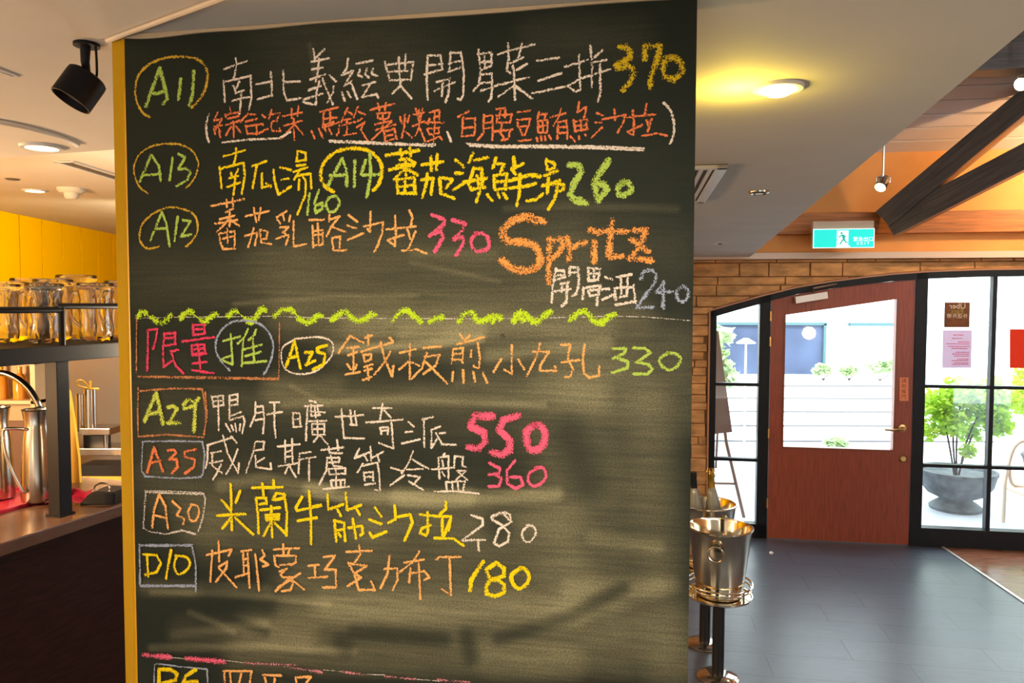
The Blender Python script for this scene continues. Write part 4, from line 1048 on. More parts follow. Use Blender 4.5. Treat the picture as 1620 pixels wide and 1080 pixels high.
# ================================================================== left: bar
# black ceiling spotlight
p = on_z(137, 69, CEIL); sp = thing('ceiling_spotlight', 'matt black cylinder spotlight on a bent arm from the ceiling left of the board', 'spotlight', p)
sc = p.y/FPX
c = on_y(126, 140, p.y)-p; ax = Vector((-.42, -.30, -.86)).normalized()
link('mounting_disc', lathe([(0, 0), (19*sc, 0), (19*sc, -.004), (0, -.004)], 28), M['black_satin'], sp, True)
b0 = c-ax*(24*sc)
link('stem', tube([Vector((-2*sc, 0, -.003)), Vector((-3*sc, 0, -28*sc)), b0+Vector((-2*sc, 0, 6*sc))], 6.5*sc, 12, rs=[8*sc, 6.5*sc, 5.5*sc]), M['black_satin'], sp, True)
link('power_cord', tube(curve_pts([Vector((14*sc, 0, -.003)), Vector((15*sc, 0, -25*sc)), Vector((15*sc, 0, -45*sc)), b0+Vector((12*sc, 0, -2*sc))], 5), 1.9*sc, 8), M['black_satin'], sp, True)
h = 50*sc; r = 30*sc
hd = link('lamp_head', lathe([(0, -h*.5), (r*.86, -h*.5), (r*.98, -h*.44), (r, -h*.3), (r, h*.5), (r*.93, h*.5), (r*.86, h*.28), (0, h*.28)], 36, axis=ax, loc=c), M['black_satin'], sp, True)
link('lens', lathe([(0, h*.31), (r*.7, h*.31), (r*.72, h*.29), (0, h*.285)], 28, axis=ax, loc=c), mat('spot_reflector', (.5, .45, .4), .2, .8), hd, True)

dl1 = downlight(66, 231, .045, 'lit round downlight nearer to the front, before the ceiling step on the left', M['lamp_on'], power=9, bulb=.004)
dl2 = downlight(55, 301, .055, 'lit round downlight farther back, above the yellow wall', M['lamp_on'], z=CEILH, power=60, bulb=.004)
# curved raised moulding; its lit highlight is put into a paler colour
arc = [on_z(a, b, CEIL-.002) for a, b in ((-40, 186), (0, 192), (40, 200), (80, 211), (110, 222), (122, 229))]
tag(link('ceiling_moulding', tube(curve_pts(arc, 6), .006, 8), mat('moulding_highlight', (.82, .70, .55), .5), None, True), 'curved raised moulding line on the left ceiling beside a downlight', 'moulding')
# vent, access panel, detector
a, b = on_z(100, 254, CEILH), on_z(178, 278, CEILH); d = (b-a).normalized()
lv = thing('linear_vent', 'long narrow slot vent in the left ceiling running behind the board edge', 'vent', a, math.atan2(d.y, d.x))
ll = .9
link('slot', bx((ll/2, 0, -.001), (ll, .055, .002)), M['grey'], lv)
bm = bmesh.new()
for s in (-1, 1): box(bm, (ll/2, s*.033, -.003), (ll, .014, .006), .001)
box(bm, (.006, 0, -.003), (.012, .08, .006)); box(bm, (ll-.006, 0, -.003), (.012, .08, .006))
link('frame', bm, M['vent_white'], lv)
p = on_z(4, 113, CEIL); ap = thing('access_panel', 'flush square access panel in the ceiling at the left edge', 'panel', p, R(-8))
link('panel_frame', bx((-.07, 0, -.001), (.16, .045, .003)), M['vent_white'], ap); link('panel_infill', bx((-.07, 0, -.0015), (.145, .034, .004)), M['ceiling'], ap)
p = on_z(113, 298, CEILH); sd_ = thing('smoke_detector', 'round cream ceiling detector between the slot vent and the yellow wall', 'detector', p)
link('base', lathe([(0, 0), (.062, 0), (.060, -.012), (.048, -.022), (0, -.022)], 32), M['ceiling'], sd_, True)
link('sensor_cap', lathe([(0, -.050), (.022, -.050), (.030, -.042), (.034, -.022), (0, -.022)], 28), M['ceiling'], sd_, True)
p = on_z(20, 283, CEILH); tag(link('sprinkler_plate', lathe([(0, -.004), (.024, -.004), (.03, 0), (0, 0)], 20, loc=p), M['grey'], None, True), 'small flat dark disc in the left ceiling before the yellow wall', 'ceiling plate')

# yellow board wall at the back of the bar
zt = CEILH
ya = on_z(0, 333, zt); yb = on_z(176, 369, zt); yd = (yb-ya).normalized(); yn = Vector((yd.y, -yd.x, 0))
yfr_deg = -math.degrees(math.atan2(yd.y, yd.x)); YW = Frame(ya, yfr_deg)
gro = [YW.uz(q, 400)[0] for q in (32, 65, 97, 127, 155)]
pitch_ = (gro[-1]-gro[0])/4
YEND = (WALL.o-YW.o).dot(WALL.n)/YW.t.dot(WALL.n)-.03
bm = bmesh.new(); u = gro[0]-pitch_*9
while u < YEND-pitch_:
    box(bm, (u+pitch_/2, .012, zt/2), (pitch_-.011, .024, zt), .003); u += pitch_
bb = struct(link('wall_bar', bm, M['yellow_wall'])); bb.matrix_world = YW.M
wb = struct(link('wall_bar_backing', bx((YEND/2-1.7, .05, zt/2), (YEND+3.4, .05, zt)), mat('groove_wood', (.14, .06, .005), .7))); wb.matrix_world = YW.M

# bar counter (runs away from the viewer)
CT = 1.0
g0 = on_z(0, 856, CT); g1 = on_z(190, 796, CT); gd = (g1-g0).normalized()
BC = Frame(g0, -math.degrees(math.atan2(gd.y, gd.x)))      # u runs away along the front edge, v to its left... (n points left/back)
cn = thing('bar_counter', 'dark wood bar counter with polished brown top left of the chalkboard', 'counter', BC.o, -BC.a)
sgn = -1 if BC.n.x > 0 else 1
ct_len0, ct_len1 = -1.0, .74
link('countertop', bx(((ct_len0+ct_len1)/2, sgn*.28, CT-.02), (ct_len1-ct_len0, .60, .04), .004), M['counter_top'], cn)
link('front_panel', bx(((ct_len0+ct_len1)/2, sgn*.03, (CT-.04)/2), (ct_len1-ct_len0-.01, .04, CT-.04)), M['counter_front'], cn)
link('back_panel', bx(((ct_len0+ct_len1)/2, sgn*.54, (CT-.04)/2), (ct_len1-ct_len0-.01, .04, CT-.04)), M['counter_front'], cn)

# black gantry shelf standing on the counter
pb = on_z(96, 814, CT); GY = pb.y
gs = thing('bar_gantry', 'black steel gantry shelf on square post standing on the bar counter', 'shelf', pb, -BC.a)
# local axes of the gantry: x along counter (away), y = BC.n
g_ang = BC.a
inv = Matrix.Rotation(g_ang, 4, 'Z') @ Matrix.Translation(-pb)
def G(p): return inv @ p
zsh1 = on_y(96, 546, GY).z; zsh0 = on_y(96, 571, GY).z
pr_ = .040*1.0
pw = 38*GY/FPX*.62
link('post', bx((0, 0, (zsh0-CT)/2), (pw, pw, zsh0-CT), .003), M['black_satin'], gs)
link('foot_plate', bx((0, 0, .003), (pw*1.25, pw*1.25, .006), .001), M['black_satin'], gs)
# shelf board, long along the counter and to the left
sh_c = G(on_y(40, 558, GY))
link('shelf_board', bx((.10, sgn*.235, (zsh0+zsh1)/2-CT), (1.60, .55, zsh1-zsh0), .003), M['black_satin'], gs)
zr1 = on_y(96, 484, GY).z-CT; fx = -.0
xa, xb = -.70, .90; yfr, ybk = sgn*(-.025), sgn*.365
post_y = yfr
bm = tube(curve_pts([(0, post_y, zsh1-CT), (0, post_y, zr1-.012), (.004, post_y, zr1-.003), (.016, post_y, zr1), (.5, post_y, zr1), (xb-.02, post_y, zr1), (xb, post_y, zr1-.02), (xb, post_y, zsh1-CT)], 4), .0105, 10)
link('guard_rail', bm, M['black_satin'], gs, True)
bm = tube([(0, post_y, zr1-.012), (xa+.02, post_y, zr1-.012), (xa, post_y, zr1-.03), (xa, post_y, zsh1-CT)], .0105, 10)
link('guard_rail', bm, M['black_satin'], gs, True)

# glass pitchers upside-up in two rows on the shelf
def dimple(a, z): return 1 + .055*math.sin(8*a)*math.sin(z*60)
def make_pitcher():
    t = thing('glass_pitcher', '', 'pitcher')
    H, r = .205, .056
    prof = [(0, .004), (r*.80, .004), (r*.92, .012), (r*.98, .04), (r*.90, .085), (r*.99, .125), (r*.93, .15), (r*1.02, .185), (r*1.05, H), (r*1.02, H+.003), (r*.97, H-.002), (r*.93, .18), (r*.86, .15), (r*.90, .125), (r*.82, .085), (r*.89, .04), (r*.82, .020), (0, .018)]
    link('jug_body', lathe(prof, 40, rfun=dimple), M['glass'], t, True)
    link('rim_band', lathe([(r*1.045, H-.022), (r*1.085, H-.018), (r*1.085, H-.010), (r*1.045, H-.006)], 40), M['glass'], t, True)
    link('handle', tube(curve_pts([(0, -r*1.0, .17), (0, -r*1.35, .172), (0, -r*1.48, .13), (0, -r*1.38, .08), (0, -r*.95, .055)], 6), .007, 10), M['glass'], t, True)
    return t
spots = [(3, 0, .98), (72, 0, .99), (153, 1, 1.02), (18, 1, 1.03), (86, 1, 1.08), (196, 2, 1.08), (50, 2, 1.12), (123, 2, 1.18)]
descr = ['front row clear glass pitcher at the left end of the black shelf', 'front row clear glass pitcher just left of the rail corner', 'front row clear glass pitcher nearest the yellow board edge', 'second row clear glass pitcher seen between the two leftmost front ones', 'second row clear glass pitcher right of the rail corner', 'second row clear glass pitcher beside the yellow board edge', 'back row clear glass pitcher left of the rail corner', 'back row tallest clear glass pitcher standing above the rail']
proto = make_pitcher()
for i, (px, row, s) in enumerate(spots):
    o = proto if i == 0 else copy_tree(proto)
    q = on_z(px, 543-3*row, zsh1) if False else on_y(px, 540, GY+.10+row*.15); o.location = (q.x, q.y, zsh1); o.scale = (s, s, s); o.rotation_euler = (0, 0, rnd.uniform(-1.75, -1.4))
    tag(o, descr[i]+', stacked for service', 'pitcher', 'glass pitchers on the black gantry shelf')
    o['label'] = descr[i]

# stainless water jugs on a red tray
def steel_jug(px, py_base, py_top, rw, label, hx):
    p = on_z(px, py_base, CT+.012); t = thing('steel_jug', label, 'jug', p); k = p.y/FPX; H = (py_base-py_top)*k; r = rw*k
    link('jug_body', lathe([(0, 0), (r*.98, 0), (r, .006), (r*.96, H*.3), (r*.86, H*.68), (r*.74, H*.80), (r*.72, H*.86), (r*.80, H*.97), (r*.83, H), (r*.80, H), (r*.70, H*.86), (r*.7, H*.8), (0, H*.75)], 36), M['steel_brushed'], t, True)
    link('rim', tube([(r*.83*math.cos(a), r*.83*math.sin(a), H) for a in [2*math.pi*i/28 for i in range(28)]], .0022, 6, closed=True), M['black'], t, True)
    link('handle', tube(curve_pts([(r*.0+hx*.15*r, -r*.72, H*.80), (hx*r*.9, -r*1.15, H*.82), (hx*r*1.35, -r*1.25, H*.78), (hx*r*1.1, -r*1.3, H*.5), (hx*r*.35, -r*1.15, H*.16), (hx*.12*r, -r*1.02, H*.14)], 6), .0055, 10), M['steel'], t, True)
    return t
steel_jug(62, 790, 645, 25, 'stainless steel jug with pointed loop handle against the black gantry post', -1)
steel_jug(-4, 786, 642, 25, 'stainless steel jug at the left edge beside the one with the loop handle', -.6)
tr0 = on_z(20, 797, CT)
t = thing('red_tray', 'crimson tray under the stainless steel jugs', 'tray', tr0, -BC.a)
bm = bmesh.new(); box(bm, (.02, sgn*.04, .003), (.34, .24, .006), .002)
link('tray_base', bm, M['red'], t)
link('tray_rim', tube(curve_pts([(-.15, sgn*-.075, .009), (.17, sgn*-.075, .009), (.185, sgn*-.06, .009), (.185, sgn*.14, .009), (.17, sgn*.155, .009), (-.15, sgn*.155, .009), (-.165, sgn*.14, .009), (-.165, sgn*-.06, .009)], 4, True), .005, 8, closed=True), M['red'], t, True)
# chrome gooseneck tap
tp = [on_y(a, b, 2.72) for a, b in ((-40, 640), (-38, 615), (-20, 596), (2, 590), (24, 597), (44, 613), (57, 632), (62, 644))]
tb = Vector((tp[0].x, tp[0].y, CT)); t = thing('bar_tap', 'curved chrome gooseneck tap arching over the steel jugs', 'tap', tb)
link('tap_base', lathe([(0, 0), (.03, 0), (.03, .012), (.018, .03), (0, .03)], 24), M['steel'], t, True)
link('spout', tube([Vector((0, 0, .02))]+[q-tb for q in curve_pts(tp, 6)], .0115, 14), M['steel'], t, True)
e = tp[-1]-tb; link('nozzle', cyl(e+Vector((-.001, 0, .004)), e+Vector((.004, 0, -.012)), .0135, 14), M['black'], t, True)

# back bar behind: shelf cabinet with bottles, steel press, boards
bk = on_y(40, 600, 3.05)
cbz0, cbz1 = on_y(20, 700, 3.05).z, on_y(20, 572, 3.05).z
cb = thing('bottle_cabinet', 'pale cabinet shelf of amber bottles behind the steel jugs', 'cabinet', (on_y(36, 600, 3.1).x-.17, 3.1, 0), 0)
bm = bmesh.new(); cw = .44
box(bm, (0, .10, cbz1), (cw, .20, .03)); box(bm, (0, .10, cbz1-.09*1.9), (cw, .20, .014)); box(bm, (cw/2-.01, .10, cbz1/2), (.02, .20, cbz1)); box(bm, (-cw/2+.01, .10, cbz1/2), (.02, .20, cbz1)); box(bm, (0, .195, cbz1/2), (cw, .01, cbz1))
link('carcass', bm, mat('cabinet_tan', (.50, .38, .24), .5), cb)
link('lower_front', bx((0, .008, .62), (cw-.04, .014, 1.24-.04)), mat('cabinet_dark', (.10, .05, .03), .5), cb)
def bottle(loc, H, r, m, label, group, capm):
    t = thing('bottle', label, 'bottle', loc, 0, group)
    link('glass_body', lathe([(0, 0), (r, 0), (r, H*.6), (r*.8, H*.7), (r*.36, H*.8), (r*.34, H*.93), (0, H*.93)], 20), m, t, True)
    link('cap', lathe([(0, H*.93), (r*.40, H*.93), (r*.40, H), (0, H)], 16), capm, t, True)
    return t
zshf = cbz1-.09*1.9+.007
for i in range(4): bottle((cb.location.x-.115+i*.078, 3.16, zshf), .135, .026, M['amber'], ['amber bottle at the left of the cabinet shelf', 'second amber bottle from the left on the cabinet shelf', 'third amber bottle from the left on the cabinet shelf', 'amber bottle at the right end of the cabinet shelf'][i], 'amber bottles in the cabinet', M['cork_gold'])

# grey steel panel wall and press machine on the back counter
YB = 3.3
z0 = 0; zpan = on_y(150, 560, YB+.25).z
pa, pb2 = on_y(100, 600, YB+.25), on_y(196, 600, YB+.25)
tag(link('steel_splashback', bx(((pa.x+pb2.x)/2, YB+.27, (zpan+CT-.1)/2), (pb2.x-pa.x+.25, .02, zpan-CT+.1)), M['grey_metal']), 'grey metal splashback panel behind the press, below the yellow wall', 'panel')
zc = on_y(150, 765, YB).z
bc = thing('back_counter', 'narrow pale work counter behind the bar with white paper on it', 'counter', (on_y(150, 700, YB).x+.07, YB, 0))
link('worktop', bx((0, .08, zc-.015), (.36, .34, .03), .003), M['steel_brushed'], bc); link('cupboard', bx((0, .09, (zc-.03)/2), (.34, .30, zc-.03)), mat('back_counter_cream', (.45, .40, .33), .5), bc)
pm = thing('juice_press', 'steel hand press with cylinder, tiered platforms and yellow looped handle', 'press', (on_y(150, 765, YB).x, YB, zc))
kk = YB/FPX; base = pm.location
def PL(px, py, dy=0): q = on_y(px, py, YB+dy); return Vector((q.x-base.x, dy, q.z-base.z))
a, b = PL(128, 752), PL(200, 740); link('base_slab', bx(((a.x+b.x)/2, .05, .018), (b.x-a.x, .14, .036), .003), M['board_wood'], pm)
a = PL(163, 715); link('dark_gap_block', bx((a.x, .05, .060), (.205, .12, .048)), M['black'], pm)  # black block standing in for the shaded gap below the platform
link('lower_platform', bx((a.x, .05, a.z+.005), (.21, .15, .032), .003), M['steel_brushed'], pm)
a2 = PL(152, 682); link('upper_platform', bx((a2.x, .05, a2.z), (.135, .13, .03), .003), M['steel_brushed'], pm)
link('column', cyl((PL(158, 690).x, .05, a.z+.02), (PL(158, 690).x, .05, a2.z-.014), .009, 14), M['steel'], pm, True)
link('press_block', bx((PL(140, 700).x, .07, (a.z+a2.z)/2), (.09, .06, a2.z-a.z-.03)), M['black'], pm)
c0, c1_ = PL(134, 675), PL(134, 617); link('cylinder', cyl((c0.x, .05, a2.z+.014), (c0.x, .05, c1_.z), 9.5*kk, 24), M['steel'], pm, True)
c0, c1_ = PL(117, 675), PL(117, 625); link('side_cylinder', cyl((c0.x, .06, a2.z-.01), (c0.x, .06, c1_.z), 8*kk, 24), M['steel'], pm, True)
hl = [PL(x, y, -.0) for x, y in ((147, 617), (128, 616), (114, 612), (111, 606), (117, 603), (124, 607), (131, 615))]
link('looped_handle', tube(curve_pts([q+Vector((0, .05, 0)) for q in hl], 5), 1.6*kk, 8), M['board_wood'], pm, True)
link('handle_pin', cyl(PL(133, 617)+Vector((0, .05, 0)), PL(133, 604)+Vector((0, .05, 0)), 2.4*kk, 10), M['board_wood'], pm)
pp = on_y(152, 766, YB-.07); tag(link('paper_sheets', bx((pp.x, YB-.05, zc+.004), (.16, .06, .008), .001), M['paper']), 'white paper sheets lying on the back counter under the press', 'paper')
# yellow chopping board leaning behind the gantry post
q0, q1 = on_y(118, 790, 2.95), on_y(106, 635, 2.95)
cbm = thing('chopping_board', 'yellow chopping board leaning upright just right of the gantry post', 'board', (q0.x, 2.95, CT))
ln = (Vector((q1.x, 2.95, q1.z))-Vector((q0.x, 2.95, q0.z)))
bm = prism([(-.030, 0), (.022, 0), (.018, .10), (.004, .24), (-.012, .36), (-.045, .40), (-.075, .40), (-.06, .2)], .0, .016)
link('board_slab', bm, M['board_wood'], cbm)
# dark tray and red cloth
p = on_z(160, 795, CT); t = thing('black_pouch', 'slumped black pouch with a metal ring at the far end of the bar counter', 'pouch', p, 0)
bm = prism([(-.062, .0), (.07, 0), (.07, .046), (.0, .05), (-.022, .042), (-.05, .010)], -.04, .06)
bmesh.ops.bevel(bm, geom=bm.edges[:], offset=.006, segments=2, affect='EDGES')
link('pouch_body', bm, M['black'], t)
link('ring', tube([(.005+.028*math.cos(a), .0, .052+.018*math.sin(a)) for a in [2*math.pi*i/20 for i in range(20)]], .0035, 6, closed=True), M['steel_brushed'], t, True)
p = on_z(106, 797, CT)
bm = bmesh.new(); n = 10; gr = []
for i in range(n+1):
    gr.append([bm.verts.new((-.05+.11*i/n, -.05+.13*j/n, .006+.009*(math.sin(i*.9+j*.5)+1)*.8+(.02 if j > 7 else 0))) for j in range(n+1)])
for i in range(n):
    for j in range(n): bm.faces.new((gr[i][j], gr[i+1][j], gr[i+1][j+1], gr[i][j+1]))
bmesh.ops.solidify(bm, geom=bm.faces[:], thickness=.004)
cz_ = link('red_cloth', bm, M['red'], None, True); cz_.location = p; tag(cz_, 'folded crimson cloth on the counter right of the gantry post', 'cloth')

# ================================================================== champagne buckets
def bucket_stand(px, depth, label, zp=None):
    p = on_z(px, 900, 0); q = on_y(px, 600, depth); t = thing('bucket_stand', label, 'stand', (q.x, depth, 0)); k = 3.4/FPX
    zp = zp or CAMH-(945-483)/FPX*3.4
    link('base_disc', lathe([(0, 0), (.092, 0), (.094, .006), (.085, .014), (.03, .022), (0, .022)], 40), M['steel'], t, True)
    link('post', cyl((0, 0, .018), (0, 0, zp-.012), .027, 24), M['black'], t, True)
    link('plate', lathe([(0, -.014), (.135, -.012), (.148, -.004), (.148, .004), (.143, .004), (.138, -.002), (0, -.002)], 48, loc=(0, 0, zp)), M['gold_steel'], t, True)
    rr = .146; zr_ = zp+.055
    link('guard_ring', tube([(rr*math.cos(a), rr*math.sin(a), zr_) for a in [2*math.pi*i/48 for i in range(48)]], .0045, 8, closed=True), M['gold_steel'], t, True)
    link('guard_ring', tube([((rr-.006)*math.cos(a), (rr-.006)*math.sin(a), zr_-.018) for a in [2*math.pi*i/48 for i in range(48)]], .0035, 8, closed=True), M['gold_steel'], t, True)
    for i in range(4):
        a = R(30+90*i); link('ring_post', cyl((rr*math.cos(a), rr*math.sin(a), zp), (rr*math.cos(a), rr*math.sin(a), zr_), .005, 8), M['gold_steel'], t, True)
    return t, q.x, zp
def bucket(x, y, z, label, rz):
    t = thing('champagne_bucket', label, 'bucket', (x, y, z+.0005), rz); H, r0, r1 = .312, .105, .142
    link('bucket_shell', lathe([(0, 0), (r0-.006, 0), (r0, .006), (r0+.002, .02), (r0+.0, .024), (r1-.002, H-.012), (r1+.006, H-.004), (r1+.006, H), (r1-.002, H+.001), (r1-.008, H-.012), (r0-.004, .03), (0, .026)], 56), M['gold_steel'], t, True)
    for s in (0, 1):
        a = R(-112 + 180*s); rr = r1-.016; zz = H*.73; n_ = Vector((math.cos(a), math.sin(a), 0)); tn = Vector((-n_.y, n_.x, 0))
        rs_ = r0+(r1-r0)*zz/H
        lug = link('knob_plate', lathe([(0, 0), (.027, 0), (.029, .006), (.026, .012), (0, .014)], 24, axis=n_, loc=n_*(rs_-.002)+Vector((0, 0, zz))), M['gold_steel'], t, True)
        c_ = n_*(rs_+.012)+Vector((0, 0, zz-.004))
        link('ring_handle', tube([c_+tn*.034*math.cos(b)+Vector((0, 0, .034*math.sin(b)))+n_*.004*math.sin(b) for b in [2*math.pi*i/28 for i in range(28)]], .0042, 8, closed=True), M['gold_steel'], lug, True)
    return t
st, sx, zp = bucket_stand(1143, 3.40, 'nearer black-post stand with gold ringed plate, in front of the other bucket')
bucket(sx, 3.40, zp, 'empty champagne bucket nearest the viewer right of the chalkboard', R(0))
st2, sx2, zp2 = bucket_stand(1121, 3.74, 'farther black-post bucket stand, mostly hidden behind the front one', .41)
bucket(sx2, 3.74, zp2, 'farther champagne bucket holding two bottles', R(52))
def wine(px, label, capm, bodym, ztop, dy, tilt):
    q = on_y(px, 780, 3.74+dy); t = thing('champagne_bottle', label, 'bottle', (q.x, 3.74+dy, zp2+.031)); t.rotation_euler = (0, R(tilt), 0)
    H = ztop-zp2-.03; r = .040
    link('glass_body', lathe([(0, 0), (r, 0), (r, H*.55), (r*.85, H*.66), (r*.42, H*.82), (r*.36, H*.9), (0, H*.9)], 24), bodym, t, True)
    f = link('foil_cap', lathe([(r*.40, H*.80), (r*.43, H*.80), (r*.40, H*.93), (r*.44, H*.935), (r*.44, H), (0, H)], 20), capm, t, True)
    return t, r, H
wine(1108, 'bottle with round black cap sticking out of the farther bucket', M['black'], M['pale_glass'], .88, -.01, -5)
t, r, H = wine(1136, 'bottle with gold foil neck and wire cap in the farther bucket', M['cork_gold'], M['pale_glass'], .88, .0, -5)
bm = bmesh.new()
for i in range(6):
    a = i*math.pi/3; tube(curve_pts([(r*.4*math.cos(a), r*.4*math.sin(a), H*.93), (r*.62*math.cos(a), r*.62*math.sin(a), H*.97), (r*.3*math.cos(a), r*.3*math.sin(a), H*1.04)], 4), .0016, 5, bm)
link('wire_cage', bm, M['cork_gold'], t, True)

# ================================================================== outside
struct(link('ground', bx((2.0, 30.6, -.045), (60, 50, .05)), M['pave'])).location = (0, 0, 0)
def outthing(name, label, cat, p, rz=0, group=None): return thing(name, label, cat, p, rz, group)
ZO = -.02
# terrace steps
st_ = outthing('garden_steps', 'broad white garden steps seen through the glass of the red door', 'steps', on_z(1325, 700, 0))
y0 = 9.0; st_.location = (on_y(1325, 650, y0).x, y0, ZO)
for i in range(5):
    link('step', bx((-.2, .8+i*.34, .065+i*.13-.0), (4.2, 1.6-.0*i, .13-.002), .012), M['white'], st_)
    link('nosing', bx((-.2, i*.34-.002, .128+i*.13-.014), (4.16, .012, .016)), mat('step_nosing', (.10, .10, .11), .8), st_)
# leaf clusters
def leafball(bm, c, r, n, ls, flat=1.):
    for i in range(n):
        d = Vector((rnd.gauss(0, 1), rnd.gauss(0, 1), rnd.gauss(0, 1)*flat)).normalized()*r*rnd.random()**.45
        p = c+d; a = Vector((rnd.uniform(-1, 1), rnd.uniform(-1, 1), rnd.uniform(-.6, .6))).normalized(); b = a.cross(Vector((rnd.uniform(-1, 1), rnd.uniform(-1, 1), rnd.uniform(-1, 1)))).normalized()
        L_ = ls*rnd.uniform(.6, 1.2); q = L_*.28
        vs = [bm.verts.new(p-a*L_*.5), bm.verts.new(p+b*q), bm.verts.new(p+a*L_*.5), bm.verts.new(p-b*q)]; bm.faces.new(vs)
def potplant(px, pyb, depth, s, label, balls, n, label_cat='potted plant'):
    p = on_y(px, pyb, depth); t = outthing('potted_shrub', label, label_cat, (p.x, depth, ZO)); k = depth/FPX
    link('stone_bowl', lathe([(a, b*1.22) for a, b in ((0, 0), (.30*s, 0), (.31*s, .03*s), (.24*s, .075*s), (.19*s, .10*s), (.20*s, .12*s), (.33*s, .17*s), (.42*s, .26*s), (.455*s, .37*s), (.47*s, .39*s), (.47*s, .42*s), (.43*s, .42*s), (.41*s, .38*s), (0, .36*s))], 48), M['stone_pot'], t, True)
    bm = bmesh.new(); 
    for bx_, bz_, rr in balls:
        leafball(bm, Vector((bx_*k, rnd.uniform(-.1, .1), bz_*k)), rr*k, int(n*rr*rr/420), .10*s, .8)
        
    link('foliage', bm, M['leaf'], t)
    bm = bmesh.new()
    for bx_, bz_, rr in balls[:5]:
        tube(curve_pts([(bx_*k*.08, 0, .42*s), (bx_*k*.35+rnd.uniform(-.03, .03), .02, (.42*s+bz_*k)*.5), (bx_*k*.8, 0, bz_*k)], 4), .008, 5, bm, rs=None)
    link('stems', bm, M['twig'], t)
    return t
potplant(1511, 812, 6.4, .66, 'leafy green shrub in a wide grey stone bowl outside, left of the window bar', [(-35, 165, 28), (5, 180, 32), (45, 160, 34), (-10, 140, 28), (30, 120, 18), (-45, 125, 18), (70, 175, 26), (15, 95, 12), (66, 135, 22), (60, 195, 20)], 210)
potplant(1675, 806, 7.0, .66, 'second shrub in a grey stone bowl outside, right of the window bar', [(-70, 165, 26), (-40, 185, 28), (-10, 160, 30), (-55, 135, 18), (-20, 120, 20), (20, 180, 28), (40, 140, 26)], 190)
# beige chair outside
q = on_y(1590, 827, 6.0); ch = outthing('terrace_chair', 'beige plastic chair outside the window at the right edge', 'chair', (q.x, 6.0, ZO), R(0)); k = 6.0/FPX
def CP(px, py, dy=0): r_ = on_y(px, py, 6.0); return Vector((r_.x-q.x, dy, r_.z-ZO))
link('back_frame', tube(curve_pts([CP(1587, 826), CP(1589, 790), CP(1590, 765), CP(1597, 730), CP(1606, 706), CP(1622, 697), CP(1644, 706), CP(1655, 735), CP(1658, 770), CP(1661, 826)], 5), .014, 10), M['chair'], ch, True)
link('back_slat', tube(curve_pts([CP(1597, 738), CP(1600, 762), CP(1612, 769), CP(1640, 769), CP(1652, 760), CP(1652, 738)], 5), .013, 10), M['chair'], ch, True)
a, b = CP(1590, 772), CP(1658, 772)
link('seat', bx(((a.x+b.x)/2, -.19, a.z), (b.x-a.x, .40, .022), .008), M['chair'], ch)
for x in (a.x+.01, b.x-.01): link('leg', cyl((x, -.37, .0), (x, -.36, a.z), .012, 10, r2=.015), M['chair'], ch, True)
# easel sign outside the sidelight
q = on_y(1150, 800, 6.1); es = outthing('easel_sign', 'brown A-frame easel sign standing outside the sidelight', 'easel', (q.x, 6.1, ZO))
def EP(px, py, dy=0): r_ = on_y(px, py, 6.1); return Vector((r_.x-q.x, dy, r_.z-ZO))
a, b, c_, d_ = EP(1131, 520), EP(1136, 523), EP(1158, 683), EP(1090, 690)
link('sign_panel', prism([(p_.x, p_.z) for p_ in (d_, c_, b, EP(1075, 523))], -.012, .012), M['easel_board'], es)
link('leg', tube([EP(1133, 560, .02), EP(1150, 700, .02), EP(1182, 836, .02)], .014, 8), M['easel'], es)
link('leg', tube([EP(1080, 560, .02), EP(1066, 836, .02)], .014, 8), M['easel'], es)
link('leg', tube([EP(1110, 560, .03), EP(1125, 800, .45)], .012, 8), M['easel'], es)
link('crossbar', tube([EP(1069, 763, .02), EP(1166, 766, .02)], .010, 8), M['easel'], es)
# hedge plants along the steps
for i, (px, py, r_, lab) in enumerate(((1392, 612, 17, 'low pale green plant at the top of the white steps beside the door edge'), (1343, 615, 9, 'small pale shrub on the white steps seen mid-door'), (1325, 703, 12, 'low green plant at the foot of the white steps'), (1302, 618, 10, 'small pale plant left on top of the white steps'))):
    dep = 10.9 if py < 650 else 8.6
    p = on_y(px, py, dep); k = dep/FPX; t = outthing('border_plant', lab, 'plant', (p.x, dep, .637 if py < 650 else ZO))
    bm = bmesh.new(); zc_ = p.z-t.location.z
    for j in range(4): leafball(bm, Vector(((j-1.5)*r_*.6*k, 0, max(r_*.95*k+.05, zc_)+rnd.uniform(0, .03))), r_*.7*k, 60, .12)
    link('foliage', bm, M['leaf_pale'], t)
    bm = bmesh.new()
    for j in range(4): tube([(0, 0, 0), ((j-1.5)*r_*.5*k, 0, max(.08, zc_))], .006, 5, bm)
    link('stems', bm, M['twig'], t)
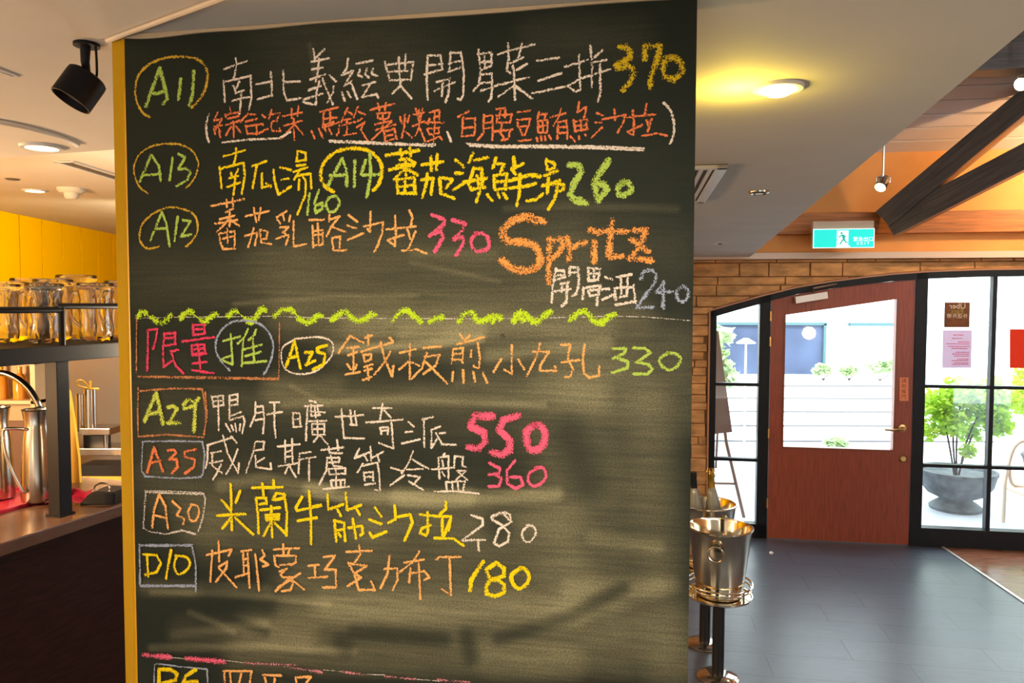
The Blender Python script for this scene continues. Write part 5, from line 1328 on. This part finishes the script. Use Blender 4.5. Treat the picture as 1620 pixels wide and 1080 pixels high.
# building opposite
FY = 14.0
fb = outthing('building', 'pale building with dark shop windows across the garden', 'building', (on_y(1330, 600, FY).x, FY, ZO))
def FP(px, py): r_ = on_y(px, py, FY); return (r_.x-fb.location.x, r_.z-ZO)
link('facade', bx((0, .6, 3.2), (16, 1.1, 6.4)), M['facade'], fb)
def panel(name, px0, py0, px1, py1, m, dpt=.04):
    a, b = FP(px0, py1), FP(px1, py0); return link(name, bx(((a[0]+b[0])/2, .05-dpt, (a[1]+b[1])/2), (b[0]-a[0], .08, b[1]-a[1])), m, fb)
def shopwin(px0, py0, px1, py1, m=M['shop_glass']):
    w_ = panel('window', px0, py0, px1, py1, m); a, b = FP(px0, py1), FP(px1, py0); bm = bmesh.new()
    cx_, cz2 = (a[0]+b[0])/2, (a[1]+b[1])/2
    box(bm, (cx_, -.04, b[1]), (b[0]-a[0]+.06, .08, .05)); box(bm, (b[0], -.04, cz2), (.05, .08, b[1]-a[1]))
    link('window_frame', bm, mat('dark_teal_frame', (.06, .13, .14), .5), w_)
shopwin(1120, 512, 1303, 640); shopwin(1342, 513, 1420, 640, mat('bright_shop_glass', (.62, .72, .76), .3))
panel('tile_band', 1300, 484, 1418, 511, M['facade_grey']); panel('tile_band', 1460, 486, 1500, 511, M['facade_grey'], .05)
panel('tile_band', 1500, 508, 1565, 512, M['facade_grey'], .05)
bp = outthing('garden_tree', 'pale feathery plant outside at the left of the sidelight', 'plant', (on_y(1142, 600, 8.0).x-.05, 8.0, ZO))
bm = bmesh.new(); k = 8/FPX
for px, py, rr in ((1140, 530, 20), (1135, 560, 16), (1145, 585, 18), (1155, 600, 14)):
    p = on_y(px, py, 8.0); leafball(bm, Vector((p.x-bp.location.x, 0, p.z-ZO)), rr*k, 70, .14)
link('foliage', bm, M['leaf_pale'], bp); link('stems', tube([(0, 0, 0), (.02, 0, .6), (0, 0, on_y(1140, 530, 8).z)], .012, 6), M['twig'], bp)
lp = outthing('garden_lamp', 'white dish-topped garden light seen through the sidelight', 'lamp', (on_y(1180, 545, 8.6).x, 8.6, ZO)); zl = on_y(1180, 542, 8.6).z-ZO
link('pole', cyl((0, 0, 0), (0, 0, zl), .012, 8), M['white'], lp); link('shade', lathe([(0, .05), (.03, .05), (.11, 0), (.10, -.01), (0, .02)], 20, loc=(0, 0, zl)), M['white'], lp, True)
